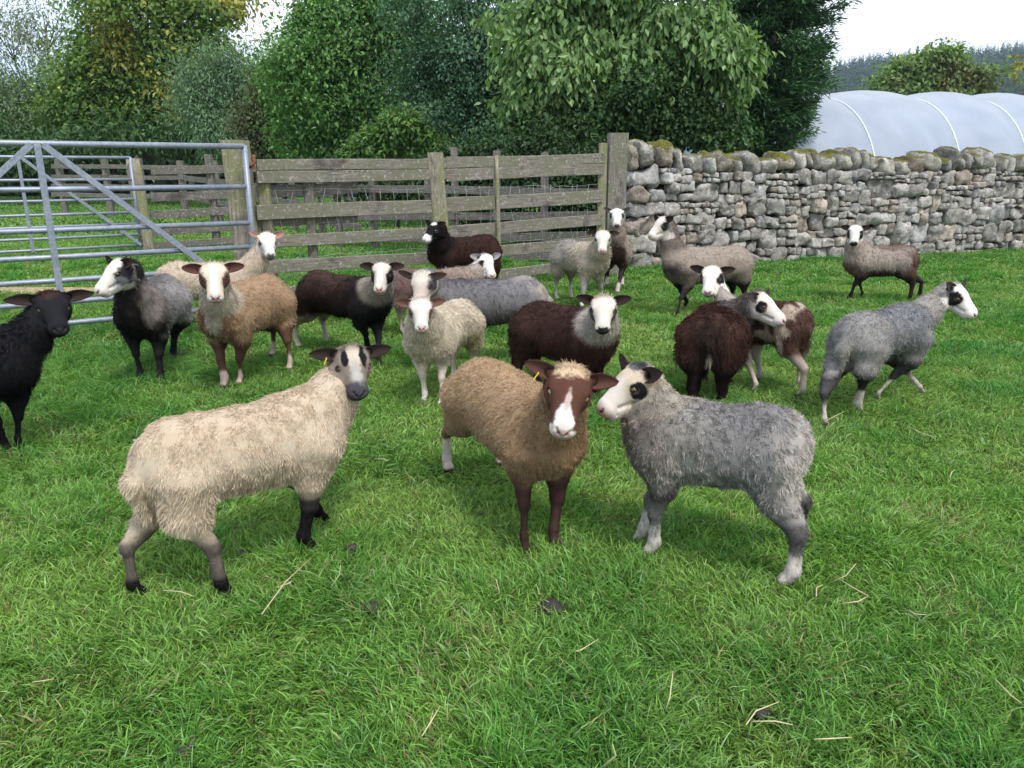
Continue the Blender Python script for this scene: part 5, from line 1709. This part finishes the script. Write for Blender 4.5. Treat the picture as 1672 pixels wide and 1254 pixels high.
    # 15 brown and white lamb
    add("brown and white patched lamb with pale legs, white face and black eye patches",
        place(F=(1216, 624), R=(1290, 640), s=.97), near=1, col=(0.085, 0.04, 0.03), face=(0.654, 0.593, 0.516), legs=[(0.44, 0.35, 0.29), (0.5, 0.42, 0.36), .26, .10],
        feet=dict(fl=(1233, 641), rl=(1307, 648), fr=(1240, 622), rr=(1300, 634)), head=(1161, 455), hy=-8, hp=28, hs=1.02, neck=.38, neckr=.75, bowz=-.05, neckc=(0.42, 0.37, 0.31),
        body=[((-.33, .0, .50), (0.1, 0.1, 0.12), (0.52, 0.42, 0.32), .2, .7), ((0.0, 0.14, 0.32), (0.28, 0.08, 0.1), (0.5, 0.4, 0.31), .2, .8), ((-.22, .13, .44), (0.06, 0.1, 0.14), (0.48, 0.38, 0.29), .2, .7), ((.05, 0, .28), (0.1, 0.3, 0.07), (0.08, 0.04, 0.03), .2, .3), ((-.36, 0, .4), (0.05, 0.2, 0.2), (0.11, 0.06, 0.045), .3, .3)],
        marks=patches(B, (0.044, 0.022, 0.034), (.004, .047, -.002)) + blaze(.026, (0.688, 0.628, 0.568)) + [((.15, 0, -.03), (0.035, 0.04, 0.028), (0.6, 0.5, 0.47), .3, .2)], earc=B, nose=(0.4, 0.25, 0.24), ear=dict(length=.098, up=.2, droop=.05), stand=.5, wl=.004, lt=1.2)
    # 16 rear view dark brown
    add("woolly dark brown sheep seen from behind with white-tipped tail, head turned to the right",
        place(F=(1166, 626), hd=70, s=.90, span=1.0), near=0, col=(0.07, 0.035, 0.026), face=(0.56, 0.49, 0.42), legs=[(0.035, 0.022, 0.02), (0.035, 0.022, 0.02), .2, .1],
        head=(1248, 500), hy=66, hp=24, hs=1.04, fat=1.42, dep=1.28, neck=.40, neckr=1.0, neckc=(0.16, 0.13, 0.115), hdep=-.2,
        marks=[((0.01, 0.048, 0.006), (0.036, 0.024, 0.032), B, .12, .14, True), ((.11, 0, 0), (0.09, 0.05, 0.06), (0.619, 0.533, 0.473), .4, .2)], earc=(0.03, 0.028, 0.03), nose=(0.619, 0.43, 0.396), fuzz=(70000, .040, .0030), curl=.75, cells=36,
        body=[((-.37, 0, .36), (0.1, 0.09, 0.25), (0.05, 0.032, 0.027), .5, .3), ((-.2, 0, .2), (0.3, 0.4, 0.1), (0.04, 0.026, 0.023), .5, .3)], body2=[((-.395, 0, .275), (0.05, 0.03, 0.055), (0.568, 0.499, 0.413), .3, .2)],
        wl=.020, legwool=1.6, ear=dict(length=.085, up=.3, droop=0, back=.35), bz=.0, shag=((-.3, 0, .2), (0.3, 0.4, 0.18), .5))
    # 17 far right sheep by the wall
    add("sheep nearest the stone wall on the right, pale back, dark brown underside, black muzzle",
        place(F=(1397, 488), R=(1472, 490), s=.98), near=2, col=(0.4, 0.33, 0.275), face=(0.619, 0.585, 0.533), legs=[(0.03, 0.022, 0.022), (0.02, 0.018, 0.02), .27, .06],
        feet=dict(fl=(1387, 488), fr=(1407, 486), rl=(1484, 491), rr=(1500, 486)), head=(1396, 382), hy=-1, hp=28, hs=1.08, neckc=(0.42, 0.34, 0.28),
        body=[((.0, 0, .26), (0.6, 0.4, 0.07), (0.075, 0.042, 0.035), .5, .4), ((-.34, 0, .38), (0.1, 0.3, 0.25), (0.12, 0.07, 0.055), .5, .4), ((-.1, 0, .58), (0.3, 0.2, 0.06), (0.2, 0.14, 0.12), .6, .4), ((.30, 0, .32), (0.12, 0.3, 0.1), (0.16, 0.1, 0.08), .5, .4)],
        marks=patches(B, (0.04, 0.024, 0.034), (.010, .046, -.002)) + blaze(.026, W) + [((.150, 0, -.030), (0.03, 0.036, 0.026), (0.015, 0.015, 0.017), .2, .12)], earc=B, nose=(0.02, 0.02, 0.02), ear=dict(length=.088, up=.22), fuzz=(14000, .030, .0050), stand=.5, wl=.026, dep=1.08, lt=1.25)
    # 18 grey sheep right
    add("light grey sheep walking away to the right, white head in profile with black eye patch",
        place(F=(1458, 654), R=(1380, 681), s=.98), near=0, mott=.45, col=(.29, .275, .258), face=(0.619, 0.576, 0.516), legs=[(0.06, 0.055, 0.055), (0.533, 0.473, 0.413), .27, .135],
        feet=dict(rl=(1346, 698), rr=(1400, 673), fr=(1430, 656), fl=(1505, 645)), head=(1564, 486), hy=70, hp=34, hs=1.06, neck=.36, dep=.86, neckc=(0.36, 0.33, 0.3),
        body=[((.05, 0, .48), (0.2, 0.3, 0.13), (0.21, 0.21, 0.22), .5, .5), ((-.3, 0, .30), (0.2, 0.3, 0.12), (0.36, 0.33, 0.3), .5, .3), ((-.33, 0, .22), (0.06, 0.05, 0.06), (0.03, 0.025, 0.025), .4, .2)],
        marks=patches(B, (0.04, 0.024, 0.036), (0.006, 0.048, 0.002)) + [((.12, 0, 0), (0.07, 0.045, 0.05), (0.654, 0.602, 0.55), .3, .2)], earc=(0.03, 0.03, 0.03), nose=(0.533, 0.387, 0.361), fuzz=(64000, .018, .0025), curl=.85, cells=55, tip=(1.15, 1.15, 1.15),
        ear=dict(length=.082, up=.5, droop=-.1, back=.5), hoof=(0.35, 0.28, 0.22), neckr=.92)
    # 19 cream ewe behind, left
    add("pale cream sheep behind the brown-tan one at the near gate, pink inside its ear",
        place(F=(398, 546), R=(288, 548), s=1.04), near=1, col=(.62, .50, .38), face=(0.636, 0.585, 0.516), legs=[(0.5, 0.42, 0.34), (0.5, 0.42, 0.34)],
        head=(437, 398), hy=8, hp=28, hs=1.06, marks=patches((0.26, 0.2, 0.18), (0.022, 0.018, 0.026), (0.0, 0.048, 0.004)) + [((.15, 0, -.02), (0.028, 0.034, 0.03), (0.22, 0.19, 0.19), .3, .2)] + blaze(.02, (0.525, 0.499, 0.456), .0),
        earc=(0.636, 0.568, 0.499), earin=(.40, .20, .17), nose=(0.14, 0.12, 0.12), ear=dict(length=.092, up=.28, droop=.05), earR=dict(up=.55, width=.032), neck=.33)
    return L

STRAWS = [((940, 1092), (975, 1078), 0), ((1087, 1160), (1099, 1096), .05), ((430, 1030), (510, 940), .02), ((455, 985), (480, 978), .01), ((540, 960), (556, 922), .05), ((1225, 1210), (1290, 1222), 0),
          ((1325, 1240), (1385, 1243), 0), ((1355, 952), (1398, 920), .04), ((1366, 970), (1415, 1005), .02), ((1372, 1012), (1412, 1005), .0), ((560, 735), (585, 745), .02), ((612, 768), (634, 775), .0),
          ((805, 975), (810, 945), .04), ((1215, 1216), (1268, 1183), .01), ((1480, 712), (1524, 735), .02), ((1548, 800), (1556, 790), .02), ((1480, 1023), (1508, 1036), .01), ((1620, 1140), (1660, 1185), .03),
          ((980, 1255), (1000, 1215), .04), ((90, 1140), (60, 1150), .0), ((690, 1235), (720, 1190), .03), ((1330, 1000), (1340, 985), .03), ((1345, 705), (1378, 690), .03), ((270, 990), (320, 1005), .0)]
def build_litter():
    rng = np.random.default_rng(8)
    for k, (a, b, h) in enumerate(STRAWS):
        A, Bp = G(*a), G(*b)
        Bp = Bp + 0
        if h > .03:                                   # one end raised
            Bp = G(*b, z=.10); A = G(*a, z=.03)
        else:
            A[2] = .055; Bp[2] = .065
        m = (A + Bp) / 2 + rng.normal(size=3) * [.01, .01, .004]
        V, F, t3 = tube_np([A - A, m - A, Bp - A], [.0015, .0017, .0009], 6)
        o = obj("straw_stalk", mesh_np("straw_stalk", V, [F, t3], mat=M_STRAW), loc=tuple(A))
        tag(o, "dry pale straw stalk lying on the green grass", "straw", "straw stalks scattered on the grass")
    for k, (px, py, r) in enumerate([(608, 1003, .038), (898, 1002, .040), (577, 902, .028), (395, 910, .020), (1245, 1175, .020), (305, 1238, .028), (1098, 1232, .022)]):
        p = G(px, py)
        V, F = cube_sphere(6)
        V = unit(V)
        V = V * (1 + .45 * vnoise(V + k * 7, 1.6, k)[:, None] + .35 * vnoise(V + k * 3, 5, k)[:, None]) * [r * .95, r * .75, r * .55]
        o = obj("dung_heap", mesh_np("dung_heap", V, F, mat=M_DUNG), loc=(p[0], p[1], .014))
        tag(o, "small dark heap of sheep dung lying in the grass", "dung", "dung heaps lying in the grass")

import os, time as _t
_T0 = _t.time()
def _lap(n): print("LAP", n, round(_t.time() - _T0, 1))
ONLY = set(os.environ.get("ONLY", "").split(",")) - {""}
def want(k): return not ONLY or k in ONLY
if want("ground"): build_ground(); build_soil()
if want("wall"): build_wall(); _lap("wall")
if want("fence"): build_gates(); build_fences(); _lap("fence")
if want("tunnel"): build_tunnel()
if want("hill"): build_hill()
if want("trees"): build_trees(); _lap("trees")
if want("grass"): build_grass(); _lap("grass")
if want("sheep"):
    for o_ in flock():
        if os.environ.get('SHEEP') and str(o_['i']) not in os.environ['SHEEP'].split(','): continue
        make_sheep(o_)
    _lap("sheep")
if want("litter"): build_litter()
if want("haze"):
    # the damp air that fades the far hill
    Vb = np.array([[x, y, z] for x in (-1000, 1200) for y in (-100, 1600) for z in (-2.0, 150.0)])
    Fb = np.array([[0, 1, 3, 2], [4, 6, 7, 5], [0, 4, 5, 1], [2, 3, 7, 6], [0, 2, 6, 4], [1, 5, 7, 3]])
    mh, nth, outh = new_mat("damp_air")
    pv = nd(nth, "ShaderNodeVolumePrincipled")
    pv.inputs['Color'].default_value = (.68, .78, .90, 1)
    pv.inputs['Density'].default_value = HAZE
    pv.inputs['Anisotropy'].default_value = .2
    nth.links.new(pv.outputs[0], outh.inputs['Volume'])
    kind(obj("haze", mesh_np("haze", Vb, Fb, smooth=False, mat=mh)), "stuff", "thin damp air")
